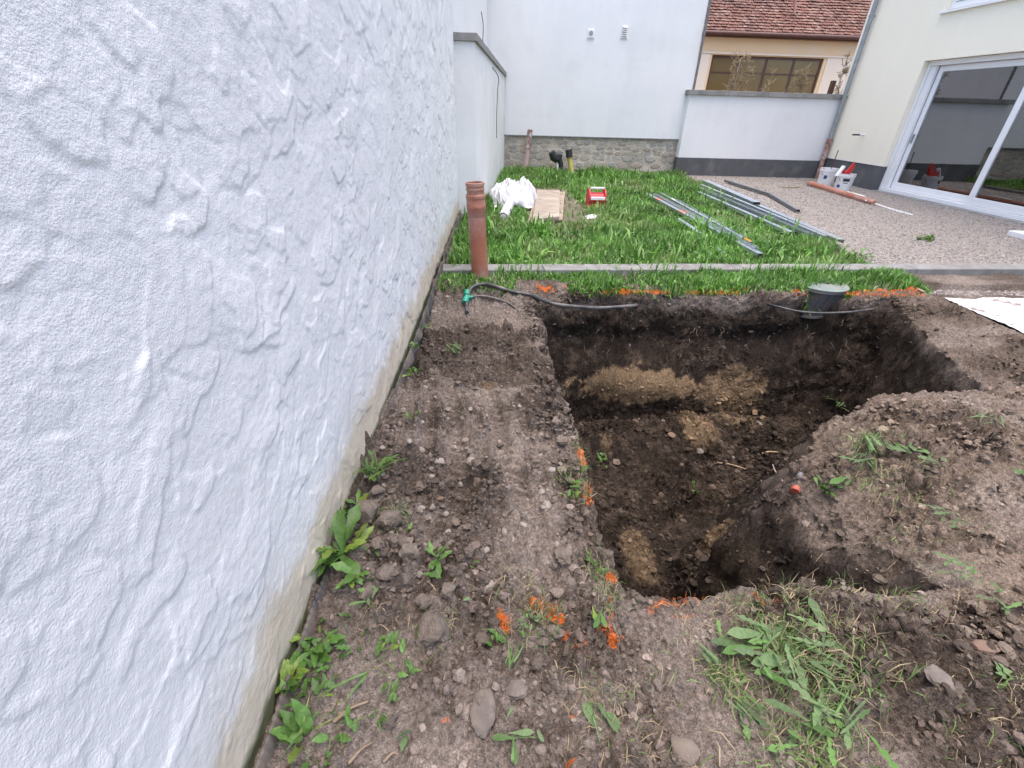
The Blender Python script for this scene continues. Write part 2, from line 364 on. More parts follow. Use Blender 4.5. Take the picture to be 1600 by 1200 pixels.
def plastermat():
    m, nt, b = newmat('trowelled_white_plaster')
    t = nt.nodes.new('ShaderNodeTexCoord'); s = nt.nodes.new('ShaderNodeSeparateXYZ'); nt.links.new(t.outputs['Object'], s.inputs[0])
    base = ramp(nt, noise(nt, 1.6, 3, .6), [(.35, (.77, .775, .785)), (.7, (.72, .725, .735))])
    # bare beige coat and splash-back along the foot of the wall, with its own ragged upper edge
    h = nt.nodes.new('ShaderNodeMath'); h.operation = 'MULTIPLY_ADD'; h.inputs[1].default_value = -.36; nt.links.new(noise(nt, 3.2, 4, .62), h.inputs[0]); nt.links.new(s.outputs['Z'], h.inputs[2])
    bare = ramp(nt, h.outputs[0], [(0, (1, 1, 1)), (.045, (.7, .7, .7)), (.07, (.32, .32, .32)), (.20, (0, 0, 0))])
    tan = ramp(nt, noise(nt, 5, 3, .65), [(.3, (.66, .58, .47)), (.7, (.55, .47, .36))])
    c = mixc(nt, bare, base, tan)
    dirt = ramp(nt, noise(nt, 26, 2, .5), [(.74, (0, 0, 0)), (.78, (1, 1, 1))])
    f = nt.nodes.new('ShaderNodeMath'); f.operation = 'MULTIPLY'; f.inputs[1].default_value = .35; nt.links.new(dirt, f.inputs[0])
    c = mixc(nt, f.outputs[0], c, (.45, .42, .38))
    gz = nt.nodes.new('ShaderNodeMath'); gz.operation = 'MULTIPLY_ADD'; gz.inputs[1].default_value = -.05; nt.links.new(noise(nt, 9, 4), gz.inputs[0]); nt.links.new(s.outputs['Z'], gz.inputs[2])
    alg = ramp(nt, gz.outputs[0], [(0, (1, 1, 1)), (.03, (0, 0, 0))])
    c = mixc(nt, alg, c, (.13, .14, .075))
    nt.links.new(c, b.inputs['Base Color']); b.inputs['Roughness'].default_value = .93; b.inputs['Specular IOR Level'].default_value = .25
    n1 = bump(nt, b, noise(nt, 38, 2, .6), .18, .010)
    bump(nt, b, noise(nt, 210, 2, .6), .55, .0035, n1)
    return m
M['plaster'] = plastermat()
M['gravel'] = pmat('gravel_bed', (.325, .292, .268), (.22, .197, .18), 45, .95, lo=.3, hi=.7, bs=1, bscale=60, bdist=.02, dirt=(.26, .225, .20), dscale=1.2, dlo=.5, dhi=.8)

# ================================================================== THE GROUND with the pit
def axis(segs):
    """segs: list of (start, end, step0, step1) joined into one sorted line set"""
    out = []
    for a, b, s0, s1 in segs:
        x = a
        while x < b-1e-6:
            out.append(x); x += s0+(s1-s0)*(x-a)/(b-a)
    out.append(segs[-1][1]); return np.array(out)
gx_ = axis([(-60, -8, 10, 6), (-8, -.9, 1.2, .3), (-.9, -.66, .04, .012), (-.66, .44, .0062, .0062), (.44, .62, .004, .006), (.62, 2.2, .0075, .0085), (2.2, 3.2, .010, .013),
            (3.2, 4.05, .007, .008), (4.05, 5.4, .014, .03), (5.4, 9, .12, .5), (9, 60, 2, 12)])
gy_ = axis([(-60, -4, 10, 4), (-4, .2, .6, .05), (.2, .46, .03, .008), (.46, 1.0, .0055, .0062), (1.0, 1.22, .005, .0065), (1.22, 2.3, .0075, .010), (2.3, 3.75, .0105, .015), (3.75, 3.95, .008, .004), (3.95, 4.30, .003, .003), (4.30, 5.0, .010, .02), (5.0, 8, .1, .3), (8, 60, 1, 10)])
XX, YY = np.meshgrid(gx_, gy_, indexing='ij')
POLY = np.array([(1.70, .70), (1.74, 1.14), (1.58, 1.42), (1.44, 1.74), (1.95, 2.15), (2.5, 2.42), (3.3, 2.50), (4.2, 2.62), (9, 2.62), (9, .70)])
def polydist(x, y, P):
    """signed distance to a closed polygon, positive outside"""
    d = np.full(x.shape, 1e9); ins = np.zeros(x.shape, bool); n = len(P)
    for i in range(n):
        ax, ay = P[i]; bx, by = P[(i+1) % n]; ex, ey = bx-ax, by-ay
        t = np.clip(((x-ax)*ex+(y-ay)*ey)/(ex*ex+ey*ey), 0, 1)
        d = np.minimum(d, np.hypot(x-ax-t*ex, y-ay-t*ey))
        c = ((ay > y) != (by > y)) & (x < (bx-ax)*(y-ay)/(by-ay if by != ay else 1e-9)+ax)
        ins ^= c
    return np.where(ins, -d, d)
def blob(x, y, z, c, r):
    return np.exp(-(((x-c[0])/r[0])**2+((y-c[1])/r[1])**2+((z-c[2])/r[2])**2))
def smax(a, b, k=.05):
    h = np.clip(.5+.5*(a-b)/k, 0, 1); return b*(1-h)+a*h+k*h*(1-h)

def ruts(Y):
    w = .022*pn(Y*2.3, 3.3)
    return ((-.13-.15*(Y-1.5)+w, .062, 1.35, 2.75), (.15-.19*(Y-1.45)+w, .055, 1.35, 2.45), (-.32-.10*(Y-1.9)+w, .045, 1.75, 2.9))
def loosef(X, Y):
    """where the earth lies loose and freshly turned (high) or trodden flat (low)"""
    f = fbm(X*1.7, Y*1.7, 12, 3)-.05
    for cx, cy, rx, ry, a in ((-.42, 1.15, .20, .20, .6), (-.30, 1.75, .28, .35, .45), (-.25, 3.3, .30, .5, .35), (.2, 2.9, .25, .5, .35), (.34, 2.2, .12, .8, .35), (.18, 1.18, .14, .16, -.6), (-.33, .82, .16, .12, -.5), (.1, 1.9, .06, .3, -.6), (.75, .62, .2, .2, -.3), (1.45, .85, .4, .15, .5)):
        f = f+a*np.exp(-((X-cx)/rx)**2-((Y-cy)/ry)**2)
    for xc, wd, ya, yb in ruts(Y):
        f = f-.22*np.exp(-((X-xc)/wd)**4)*sstep(ya-.1, ya+.1, Y)*sstep(yb+.1, yb-.1, Y)
    f = f+.30*sstep(.95, .75, Y)*sstep(-.3, .1, X)
    return f
def terrain(X, Y):
    yard = (X > -1) & (X < 6) & (Y > 0) & (Y < 5)
    wob = .022*pn(X*3.1, Y*3.1, .3)+.014*pn(X*9, Y*9, 1.3)+.007*pn(X*23, Y*23, 2.2)
    xl = .455+wob; yn = 1.02+wob*1.3+.02*np.exp(-((X-.9)/.2)**2)
    yf = 4.25+wob*.9-.10*np.exp(-((X-.5)/.35)**2)+.13*np.exp(-((X-3.36)/.26)**4)
    xr = 3.58+.30*(np.clip(Y, 2.6, 4.1)-2.7)+wob*1.2
    wl_ = .10+.04*pn(Y*4, 7.7); wf = .24+.10*pn(X*2.2, 3.1)+.09*np.exp(-((X-2.3)/.5)**2)
    ml = (X-xl)/wl_; mn = (Y-yn)/.15; mf = (yf-Y)/wf; mr = (xr-X)/.28
    m = np.clip(np.minimum(np.minimum(ml, mn), np.minimum(mf, mr)), 0, 1)
    deep = 1.22+.10*fbm(X*1.5, Y*1.5, 5, 3)
    deep = deep-.26*np.exp(-((X-.75)/.35)**2-((Y-3.2)/.8)**2)-.22*np.exp(-((X-2.6)/.55)**2-((Y-3.55)/.45)**2)-.18*np.exp(-((X-1.75)/.5)**2-((Y-3.75)/.30)**2)
    deep = deep+.34*np.exp(-((X-1.35)/.45)**2-((Y-1.45)/.35)**2)
    zp = -deep*m**.92
    # surface outside the pit: gentle swell, sinking towards the right-hand lip
    z0 = .028*fbm(X*.9, Y*.9, 9, 3)
    z0 = z0-.16*sstep(4.5, 3.7, X)*sstep(2.3, 2.8, Y)*sstep(4.40, 4.05, Y)
    z0 = z0-.09*sstep(3.85, 4.25, Y)*0+.03*sstep(.9, .5, Y)*sstep(.6, 1.4, X)
    lump = fbm(X*2.2, Y*2.2, 4, 3)
    pd = polydist(X, Y, POLY)+.05*fbm(X*4, Y*4, 2, 4)
    ztop = .05+.05*lump-.22*sstep(2.35, 1.5, X)*sstep(1.05, 1.5, Y)+.05*np.exp(-((X-2.7)/.7)**2-((Y-1.95)/.4)**2)
    slope = 2.7+.8*pn(X*3, Y*3, 8)+3.2*sstep(2.05, 1.6, Y)
    zpen = ztop-np.maximum(pd, 0)*slope-.13*sstep(-.22, .08, pd)
    z = z0+zp
    inside = (X > .35) & (Y > .9)
    z = np.where(inside, smax(np.where(inside, zpen, -9), z, .045), z)
    # crumb and clods
    loose = np.clip(.58+1.2*loosef(X, Y), .30, 1.35)
    left = sstep(.5, .42, X)*sstep(.85, 1.1, Y)
    loose = np.clip(loose+.35*left, .12, 1.5)
    q = .026*np.abs(pn(X*9, Y*9, 3))+.014*np.abs(pn(X*19, Y*19, 6))+.009*np.abs(pn(X*41, Y*41, 8))
    fine = .006*fbm(X*24, Y*24, 1, 3)+.0035*fbm(X*75, Y*75, 2, 2)
    z = z+(q*3.0*loose-.02+fine*1.6)*np.where((m > .02) & (m < .97), .25, np.where(m > .5, 1.5, 1))*yard
    # crumbled heaps against the wall
    for cx, cy, rr, hh_ in ((-.40, 1.12, .15, .055), (-.43, 1.42, .09, .05), (-.20, .95, .10, .03), (-.44, 1.75, .09, .035), (.30, 2.35, .10, .03), (.33, 1.7, .10, .03)):
        z = z+hh_*np.exp(-((X-cx)/rr)**2-((Y-cy)/rr)**2)*(.7+.8*np.abs(pn(X*11, Y*11, 14)))
    # wheel ruts with tread bars on the strip beside the white wall
    for xc, wd, ya, yb in ruts(Y):
        e = np.exp(-((X-xc)/wd)**4)*sstep(ya-.10, ya+.15, Y)*sstep(yb+.15, yb-.2, Y)
        tread = np.clip(np.sin((Y+.45*(X-xc))*2*math.pi/.065)*2.2, -1, 1)
        z = z*(1-.72*e)-e*.030+e*tread*.0135*(.85+.5*pn(X*5, Y*5, 5))
        rim = np.exp(-((np.abs(X-xc)-wd*1.2)/.026)**2)*sstep(ya-.1, ya+.1, Y)*sstep(yb+.2, yb-.2, Y)
        z = z+rim*.022*(.7+.9*pn(X*14, Y*14, 4))
    # a smooth pressed hump between the ruts
    e = np.exp(-((X-.115-.04*(Y-1.9))/.035)**2-((Y-1.92)/.27)**2); z = z*(1-.6*e)+.032*e
    # smeared shovel streaks on the near right ground
    e = sstep(.55, 1.1, X)*sstep(1.05, .85, Y)*yard
    u = X*.62+Y*.78; v = -X*.78+Y*.62
    z = z+e*(.010*pn(u*3, v*16, 3)+.006*pn(u*6, v*38, 4))
    z = z-.09*sstep(.36, .27, np.hypot(X-3.43, Y-4.53))*(z > -.2)
    z = np.where(yard, z, np.where(Y > 4.5, -.03, 0.*z))
    z = np.where((Y > 4.45) & yard, z*.35-.02, z)
    z = np.where((X > 4.35) & (Y > 3.0) & (Y < 4.6), z*.4-.075*sstep(4.35, 4.6, X), z)
    return z, m, pd
ZZ, PM, PD = terrain(XX, YY)
# soil body displaced sideways where it is steep, so that the cut faces are rough too
dzx = np.gradient(ZZ, gx_, axis=0); dzy = np.gradient(ZZ, gy_, axis=1)
nl = np.sqrt(1+dzx**2+dzy**2); NX, NY, NZ = -dzx/nl, -dzy/nl, 1/nl
steep = sstep(.75, .35, NZ)*((XX > .3) & (XX < 5) & (YY > .8) & (YY < 4.5))
dis = steep*(.040*fbm(XX*4, YY*4, ZZ*4, 3, 3)+.026*np.abs(pn(XX*11, YY*11, ZZ*11, 5))+.020*np.abs(pn(XX*27, YY*27, ZZ*27, 6))+.012*np.abs(pn(XX*55, YY*55, ZZ*55, 7))-.02)
farw = steep*sstep(3.7, 3.95, YY)
# undercut dark band and the proud clay layer below it in the far face
hang = farw*(np.exp(-((ZZ+.50)/.13)**2)*.075*(.5+.9*sstep(-.2, .3, pn(XX*1.4, 2.2))))
claym = farw*blob(XX, YY, ZZ, (1.55, 4.1, -.93), (.62, .4, .22))
dis = dis*(1-.75*np.clip(claym*1.3, 0, 1))
PX = XX+NX*dis*.9; PY = YY+NY*dis*.9+hang-claym*.10; PZ = ZZ+NZ*dis*.5
# colour of the earth, layer by layer
n1 = fbm(PX*2.1, PY*2.1, PZ*2.1, 5, 21); n2 = fbm(PX*7, PY*7, PZ*7, 4, 22); n3 = fbm(PX*21, PY*21, PZ*21, 3, 23)
def L(a, b, t): return np.asarray(a)*(1-t[..., None])+np.asarray(b)*t[..., None]
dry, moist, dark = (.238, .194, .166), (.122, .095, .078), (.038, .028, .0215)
clay, warm = (.255, .178, .108), (.245, .186, .143)
lf = loosef(PX, PY)
C = L(dry, moist, sstep(-.25, .40, .35*n1+.45*n2+.5*n3+1.0*lf))
C = L(C, warm, sstep(1.5, 1.9, PX)*sstep(2.75, 2.5, PY)*.75)
C = L(C, (.145, .11, .084), sstep(3.5, 3.8, PX)*sstep(2.5, 2.8, PY)*sstep(4.5, 4.2, PY)*.75)
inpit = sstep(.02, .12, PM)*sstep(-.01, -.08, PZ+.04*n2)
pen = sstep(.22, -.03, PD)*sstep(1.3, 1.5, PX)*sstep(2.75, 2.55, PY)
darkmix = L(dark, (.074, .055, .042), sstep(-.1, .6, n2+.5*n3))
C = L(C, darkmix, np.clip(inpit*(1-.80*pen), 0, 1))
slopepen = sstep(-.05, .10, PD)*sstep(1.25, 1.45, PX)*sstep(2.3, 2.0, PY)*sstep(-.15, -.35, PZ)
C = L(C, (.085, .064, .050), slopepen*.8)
def clayat(c, r, a, soft=.25):
    global C
    b = blob(PX, PY, PZ, c, r)+.22*n2+.12*n3
    C = L(C, np.asarray(clay), sstep(.42, .42+soft, b)*a*sstep(-.10, -.25, PZ))
clayat((1.50, 4.05, -.96), (.70, .45, .22), 1.0, .12)
clayat((2.55, 3.95, -1.0), (.50, .55, .34), .75, .45)
clayat((2.05, 3.6, -1.15), (.25, .40, .20), .7, .4)
clayat((1.10, 3.35, -1.05), (.14, .50, .25), .55, .4)
clayat((3.05, 4.0, -.42), (.25, .3, .20), .45, .5)
clayat((1.55, 1.95, -.95), (.22, .25, .28), .75, .35)
clayat((1.05, 2.15, -1.15), (.20, .35, .3), .45, .4)
C = L(C, (.30, .250, .213), sstep(.05, .45, -lf-.08+.45*n2)*(1-inpit)*.5)
e = np.exp(-((PX+.02)/.10)**2-((PY-2.62)/.16)**2)+.3*n3
C = L(C, (.22, .155, .09), sstep(.6, .9, e)*.7)
C = C*(1+.22*n3+.10*n2)[..., None]
C = np.clip(C, .012, .6)
# marking paint (position, radius) - lines sprayed along the edge of the dig and round a corner peg
paint = np.zeros_like(PX)
def spray(pts, r, a=1., z=0.):
    global paint
    P_ = [G(x, y, z) for x, y in pts]
    for i in range(max(1, len(P_)-1)):
        p, q = P_[i], P_[min(i+1, len(P_)-1)]; e_ = q-p; l2 = max(e_.x**2+e_.y**2, 1e-9)
        t = np.clip(((PX-p.x)*e_.x+(PY-p.y)*e_.y)/l2, 0, 1)
        d = np.hypot(PX-p.x-t*e_.x, PY-p.y-t*e_.y)
        paint = np.maximum(paint, a*np.exp(-(d/r)**2)*(PZ > -.07))
spray([(832, 948), (856, 962), (876, 970)], .020)
spray([(782, 968), (790, 980)], .020)
spray([(880, 992), (884, 998)], .015); spray([(908, 1002), (912, 1010)], .014, .7)
spray([(950, 902), (958, 908)], .022, .95); spray([(942, 975), (952, 985)], .016, .9); spray([(956, 993), (962, 1010)], .014, .95); spray([(952, 930), (955, 960)], .018, .65)
spray([(1018, 948), (1075, 932), (1100, 925)], .024, .62); spray([(1180, 930), (1200, 948)], .02, .7); spray([(1050, 960), (1090, 955)], .012, .55)
spray([(908, 705), (912, 730)], .030, .95); spray([(912, 760), (920, 785)], .034, 1.)
spray([(690, 1125), (700, 1122)], .010, .6); spray([(893, 1120), (895, 1126)], .009, .8); spray([(888, 1195), (895, 1190)], .010, .9); spray([(825, 1145), (826, 1150)], .009, .8)
spray([(845, 449), (858, 449)], .03, .9); spray([(880, 447), (905, 447)], .03, .65); spray([(968, 451), (1030, 451)], .038, .95); spray([(1070, 451), (1090, 452)], .03, .7); spray([(1110, 450), (1165, 450)], .042, .95)
spray([(1240, 452), (1262, 451)], .03, .9); spray([(1290, 450), (1440, 452)], .03, .85); spray([(820, 462), (823, 462)], .04, .7)
spray([(1500, 462), (1560, 464)], .05, 1.)
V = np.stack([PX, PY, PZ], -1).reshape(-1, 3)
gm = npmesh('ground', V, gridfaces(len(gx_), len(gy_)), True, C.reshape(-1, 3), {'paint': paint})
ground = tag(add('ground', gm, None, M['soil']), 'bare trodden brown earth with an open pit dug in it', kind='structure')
def H(x, y):
    i = np.clip(np.searchsorted(gx_, x)-1, 0, len(gx_)-2); j = np.clip(np.searchsorted(gy_, y)-1, 0, len(gy_)-2)
    u = (x-gx_[i])/(gx_[i+1]-gx_[i]); v = (y-gy_[j])/(gy_[j+1]-gy_[j])
    return (PZ[i, j]*(1-u)*(1-v)+PZ[i+1, j]*u*(1-v)+PZ[i, j+1]*(1-u)*v+PZ[i+1, j+1]*u*v)
def Cat(x, y):
    i = np.clip(np.searchsorted(gx_, x), 0, len(gx_)-1); j = np.clip(np.searchsorted(gy_, y), 0, len(gy_)-1); return C[i, j]
def onsoil(px, py):
    """where the view ray through a photo point meets the modelled earth"""
    d = ray(px, py); t = np.linspace(.8, 12, 1600); P_ = CAM[None]+d[None]/np.linalg.norm(d)*t[:, None]
    h = H(P_[:, 0], P_[:, 1]); k = np.argmax(P_[:, 2] < h); return Vector(P_[k])

# gravel sheets and lawn bed lie 4 mm and more above the earth
def sheet(name, pts, z, mat, label, nn=1):
    o = MB().poly([(x, y, z) for x, y in pts]).build(name, mat); return tag(o, label, kind='structure')
sheet('lawn_bed', [(-.50, 4.98), (4.45, 5.22), (5.3, 13.4), (.38, 13.66), (-.22, 7.74), (-.5, 7.74)], .004, pmat('lawn_earth', (.10, .085, .06), (.16, .135, .10), 6, .97), 'earth under the long grass')
sheet('gravel_yard', [(4.40, 5.20), (9.0, 5.45), (9.0, 13.5), (5.25, 13.5)], .008, M['gravel'], 'pale gravel yard in front of the cream house')
sheet('gravel_strip', [(4.62, 4.25), (9.0, 4.3), (9.0, 5.18), (4.75, 4.96)], -.085, M['gravel'], 'gravel strip in front of the concrete kerb')

# scattered pieces as one joined mesh each
ICO_V = np.array([(0, 0, -1), (.72, -.53, -.45), (-.28, -.85, -.45), (-.89, 0, -.45), (-.28, .85, -.45), (.72, .53, -.45), (.28, -.85, .45), (-.72, -.53, .45), (-.72, .53, .45), (.28, .85, .45), (.89, 0, .45), (0, 0, 1)])
ICO_F = np.array([(0, 1, 2), (1, 0, 5), (0, 2, 3), (0, 3, 4), (0, 4, 5), (1, 5, 10), (2, 1, 6), (3, 2, 7), (4, 3, 8), (5, 4, 9), (1, 10, 6), (2, 6, 7), (3, 7, 8), (4, 8, 9), (5, 9, 10), (6, 10, 11), (7, 6, 11), (8, 7, 11), (9, 8, 11), (10, 9, 11)])
def subdiv(V, F):
    V = [tuple(v) for v in V]; idx = {}; out = []
    def mid(a, b):
        k = (min(a, b), max(a, b))
        if k not in idx:
            m_ = np.add(V[a], V[b]); m_ = m_/np.linalg.norm(m_); idx[k] = len(V); V.append(tuple(m_))
        return idx[k]
    for a, b, c in F:
        ab, bc, ca = mid(a, b), mid(b, c), mid(c, a); out += [(a, ab, ca), (b, bc, ab), (c, ca, bc), (ab, bc, ca)]
    return np.array(V), np.array(out)
ICO_V /= np.linalg.norm(ICO_V, axis=1)[:, None]
ICO2_V, ICO2_F = subdiv(ICO_V, ICO_F); ICO3_V, ICO3_F = subdiv(ICO2_V, ICO2_F)
OCT_V = np.array([(1, 0, 0), (-1, 0, 0), (0, 1, 0), (0, -1, 0), (0, 0, 1), (0, 0, -1)], float)
OCT_F = np.array([(0, 2, 4), (2, 1, 4), (1, 3, 4), (3, 0, 4), (2, 0, 5), (1, 2, 5), (3, 1, 5), (0, 3, 5)])
def scatter(UV, UF, pos, size, col, flat=.7, rough=.3, rng=RG, cuts=0):
    n = len(pos); k = len(UV)
    V = UV[None]*(1+rough*rng.normal(size=(n, k, 1)))
    if cuts:
        for _ in range(cuts):
            nn = rng.normal(size=(n, 1, 3)); nn /= np.linalg.norm(nn, axis=2)[..., None]; dd = (V*nn).sum(2)-rng.uniform(.45, .85, (n, 1)); V = V-np.maximum(dd, 0)[..., None]*nn
    V = V*size[:, None, None]*(rng.uniform(.65, 1.25, (n, 1, 3))*np.array([1, 1, flat]))
    a = rng.uniform(0, 2*math.pi, n); ca, sa = np.cos(a)[:, None], np.sin(a)[:, None]
    V = np.stack([V[..., 0]*ca-V[..., 1]*sa, V[..., 0]*sa+V[..., 1]*ca, V[..., 2]], -1)+pos[:, None]
    F = UF[None]+(np.arange(n)*k)[:, None, None]
    return V.reshape(-1, 3), F.reshape(-1, 3), np.repeat(col, k, axis=0)
def join(parts):
    V, F, Cc, o = [], [], [], 0
    for v, f, c in parts: V.append(v); F.append(f+o); Cc.append(c); o += len(v)
    return np.concatenate(V), np.concatenate(F), np.concatenate(Cc)
def soilpts(n, box, dens):
    x = RG.uniform(box[0], box[1], n*4); y = RG.uniform(box[2], box[3], n*4)
    k = RG.uniform(0, 1, n*4) < dens(x, y); x, y = x[k][:n], y[k][:n]; return x, y
def near_d(x, y):
    cl = np.clip(.42+1.5*loosef(x, y), .16, 1)
    return cl*np.where((x < .45) & (y > 1), 1., .55)*np.clip(1.6/np.maximum(y, .5), .25, 1)
prt = []
for n, smin, smax_, U in ((15000, .003, .0065, (ICO_V, ICO_F)), (9500, .006, .012, (ICO_V, ICO_F)), (4300, .010, .021, (ICO2_V, ICO2_F)), (150, .020, .034, (ICO3_V, ICO3_F))):
    x, y = soilpts(n, (-.56, 4.4, .45, 4.25), lambda a, b: near_d(a, b)*np.where((a < .42) | (b < 1.0) | (a > 1.95), 1, .35))
    s = smin+(smax_-smin)*RG.uniform(0, 1, len(x))**2; z = H(x, y)
    c = Cat(x, y)*RG.uniform(.55, 1.5, (len(x), 1))
    prt.append(scatter(*U, np.stack([x, y, z+s*.25], -1), s, c, .75, {12: .22, 42: .15, 162: .09}[len(U[0])], cuts=4))
# rubble on the pit floor
for n, smin, smax_, U in ((5200, .006, .014, (ICO_V, ICO_F)), (1100, .014, .036, (ICO2_V, ICO2_F))):
    x, y = soilpts(n, (.6, 3.2, 1.4, 4.15), lambda a, b: np.clip(.5+fbm(a*2, b*2, 3, 2), .1, 1))
    s = smin+(smax_-smin)*RG.uniform(0, 1, len(x))**2; z = H(x, y); k = z < -.55; x, y, s, z = x[k], y[k], s[k], z[k]
    prt.append(scatter(*U, np.stack([x, y, z+s*.2], -1), s, Cat(x, y)*RG.uniform(.7, 1.7, (len(x), 1)), .75, .13, cuts=4))
# crumbs, grit and small stones sticking out of the cut faces
ii, jj = np.nonzero((steep > .4) & (PZ < -.02) & (PZ > -1.35) & ((YY > 3.7) | (XX > 1.15)))
for n, smin, smax_, U in ((6500, .003, .009, (ICO_V, ICO_F)), (650, .009, .022, (ICO2_V, ICO2_F))):
    k = RG.integers(0, len(ii), n); a_, b_ = ii[k], jj[k]; s = smin+(smax_-smin)*RG.uniform(0, 1, n)**2
    prt.append(scatter(*U, np.stack([PX[a_, b_], PY[a_, b_], PZ[a_, b_]], -1)+RG.normal(0, .004, (n, 3)), s, np.clip(C[a_, b_]*RG.uniform(.5, 1.7, (n, 1))+np.where(RG.uniform(0, 1, (n, 1)) < .06, .12, 0), .01, .5), .8, .18, cuts=3))
V_, F_, C_ = join(prt)
tag(add('soil_clods', npmesh('soil_clods', V_, F_, False, C_), None, M['crumbs']), 'loose crumbs and clods of earth strewn over the ground and the pit', kind='stuff')
# gravel stones
x = RG.uniform(4.35, 9.0, 60000); y = 5.25+8.2*RG.uniform(0, 1, 60000)**1.5
k = (x > 4.42+(y-5.2)*.10); x, y = x[k][:24000], y[k][:24000]
s = RG.uniform(.007, .017, len(x))
c = np.array([.32, .288, .262])*RG.uniform(.55, 1.35, (len(x), 1))*RG.uniform(.93, 1.07, (len(x), 3))
p1 = scatter(OCT_V, OCT_F, np.stack([x, y, .008+s*.3], -1), s, c, .7, .18)
x = RG.uniform(4.62, 8.6, 4000); y = RG.uniform(4.28, 4.95, 4000); s = RG.uniform(.008, .016, len(x))
c = np.array([.32, .288, .262])*RG.uniform(.55, 1.35, (len(x), 1))
p2 = scatter(OCT_V, OCT_F, np.stack([x, y, -.085+s*.3], -1), s, c, .7, .18)
V_, F_, C_ = join([p1, p2])
tag(add('gravel_stones', npmesh('gravel_stones', V_, F_, False, C_), None, M['pebbles']), 'loose pale gravel stones covering the yard', kind='stuff')

# ================================================================== WALLS AND HOUSES
def wx(y): return -.640+.0165*y
# --- the trowelled plaster wall on the left: relief laid on stroke by stroke
wy = axis([(-3, -.1, .5, .2), (-.1, .2, .03, .01), (.2, 1.2, .0042, .006), (1.2, 3.2, .0065, .012), (3.2, 7.8, .014, .03)])
wz = axis([(-.25, -.02, .05, .01), (-.02, 1.75, .0058, .0058), (1.75, 2.6, .009, .02), (2.6, 3.4, .05, .1)])
WY, WZ = np.meshgrid(wy, wz, indexing='ij')
wh = .0035*fbm(WY*1.6, WZ*1.6, 3, 3)
warpA = .030*fbm(WY*8, WZ*8, 1, 3); warpB = .030*fbm(WY*8, WZ*8, 2, 3)
sr = np.random.default_rng(9)
for k in range(5200):
    cy = .1+7.8*sr.uniform()**1.6; cz = sr.uniform(-.1, 3.1)
    ln = sr.uniform(.035, .12); wd = sr.uniform(.028, .078); th = rad(sr.normal(20, 26)); t_ = .0009+.0052*sr.uniform()**1.5
    if sr.uniform() < .3: ln *= 1.8; wd *= 1.6; t_ *= .9
    R_ = ln+2.2*wd+.03
    i0, i1 = np.searchsorted(wy, [cy-R_, cy+R_]); j0, j1 = np.searchsorted(wz, [cz-R_, cz+R_])
    if i1-i0 < 2 or j1-j0 < 2: continue
    sl_ = (slice(i0, i1), slice(j0, j1))
    a = WY[sl_]-cy+warpA[sl_]; b = WZ[sl_]-cz+warpB[sl_]
    u = a*math.cos(th)+b*math.sin(th); v = -a*math.sin(th)+b*math.cos(th)
    # a dab of plaster: crisp rounded lip along the lower side, drawn out to nothing upwards
    vl = v+wd*np.sqrt(np.clip(1-(u/ln)**2, 0, 1))
    mk = sstep(0, .010, vl)*sstep(2.0*wd, -.7*wd, v)*(np.abs(u) < ln)
    wh[sl_] = wh[sl_]*(1-.45*mk)+mk*t_
wh -= wh.mean()
wh = np.clip(wh, -.02, .03)*1.25+.0009*fbm(WY*60, WZ*60, 5, 2)
wh = wh*sstep(7.8, 7.5, WY)
Vw = np.stack([wx(WY)+wh, WY, WZ], -1).reshape(-1, 3)
Fw = gridfaces(len(wy), len(wz))
# close the wall into a solid body behind the skin
nv = len(Vw); yb0, yb1, zb0, zb1 = wy[0], wy[-1], wz[0], wz[-1]
wm = npmesh('plaster_wall', Vw, Fw, True)
pw = empty('plaster_wall', (wx(2), 2, 0), 'tall white trowelled plaster wall with a stained beige foot on the left', 'wall')
face = add('plaster_face', wm, pw, M['plaster']); face.location = (-wx(2), -2, 0)
core = MB().quadbox([(wx(yb0)-.45, yb0, zb0), (wx(yb0)-.025, yb0, zb0), (wx(yb1)-.025, yb1, zb0), (wx(yb1)-.45, yb1, zb0), (wx(yb0)-.45, yb0, zb1), (wx(yb0)-.025, yb0, zb1), (wx(yb1)-.025, yb1, zb1), (wx(yb1)-.45, yb1, zb1)])
core.build('wall_core', M['wall_white'], pw)
MB().quadbox([(wx(yb1)-.024, 7.70, -.2), (wx(yb1)-.003, 7.70, -.2), (wx(yb1)-.003, 7.802, -.2), (wx(yb1)-.024, 7.802, -.2), (wx(yb1)-.024, 7.70, 3.39), (wx(yb1)-.003, 7.70, 3.39), (wx(yb1)-.003, 7.802, 3.39), (wx(yb1)-.024, 7.802, 3.39)]).build('edge_return', M['wall_white'], pw)

# --- dimpled black membrane standing along the foot of that wall
yy = np.arange(.25, 7.62, .006); nt_ = 5
prof = []
for i, y_ in enumerate(yy):
    ph = 2*math.pi*y_/.026
    o_ = .022+.008*pn(y_*1.7, .4)+.006*pn(y_*6, 1.1); top = .035+.02*pn(y_*1.3, 5.)+.006*pn(y_*11, 2.)
    if y_ > 4.5: o_ += .05*abs(pn(y_*2.3, 9.)); top += .05+.05*pn(y_*2.9, 6.)
    x_ = wx(y_)+o_; wv = .0035*math.sin(ph)
    prof.append([(x_+wv, y_, -.12), (x_+wv, y_, top-.004), (x_+wv+.003, y_, top), (x_+.010-wv, y_, top-.002), (x_+.026+.006*math.sin(ph*.13), y_, -.03)])
me = npmesh('drainage_membrane', np.array(prof).reshape(-1, 3), gridfaces(len(yy), nt_), True)
tag(add('drainage_membrane', me, None, M['membrane']), 'black dimpled drainage membrane edge along the foot of the plaster wall', 'membrane')

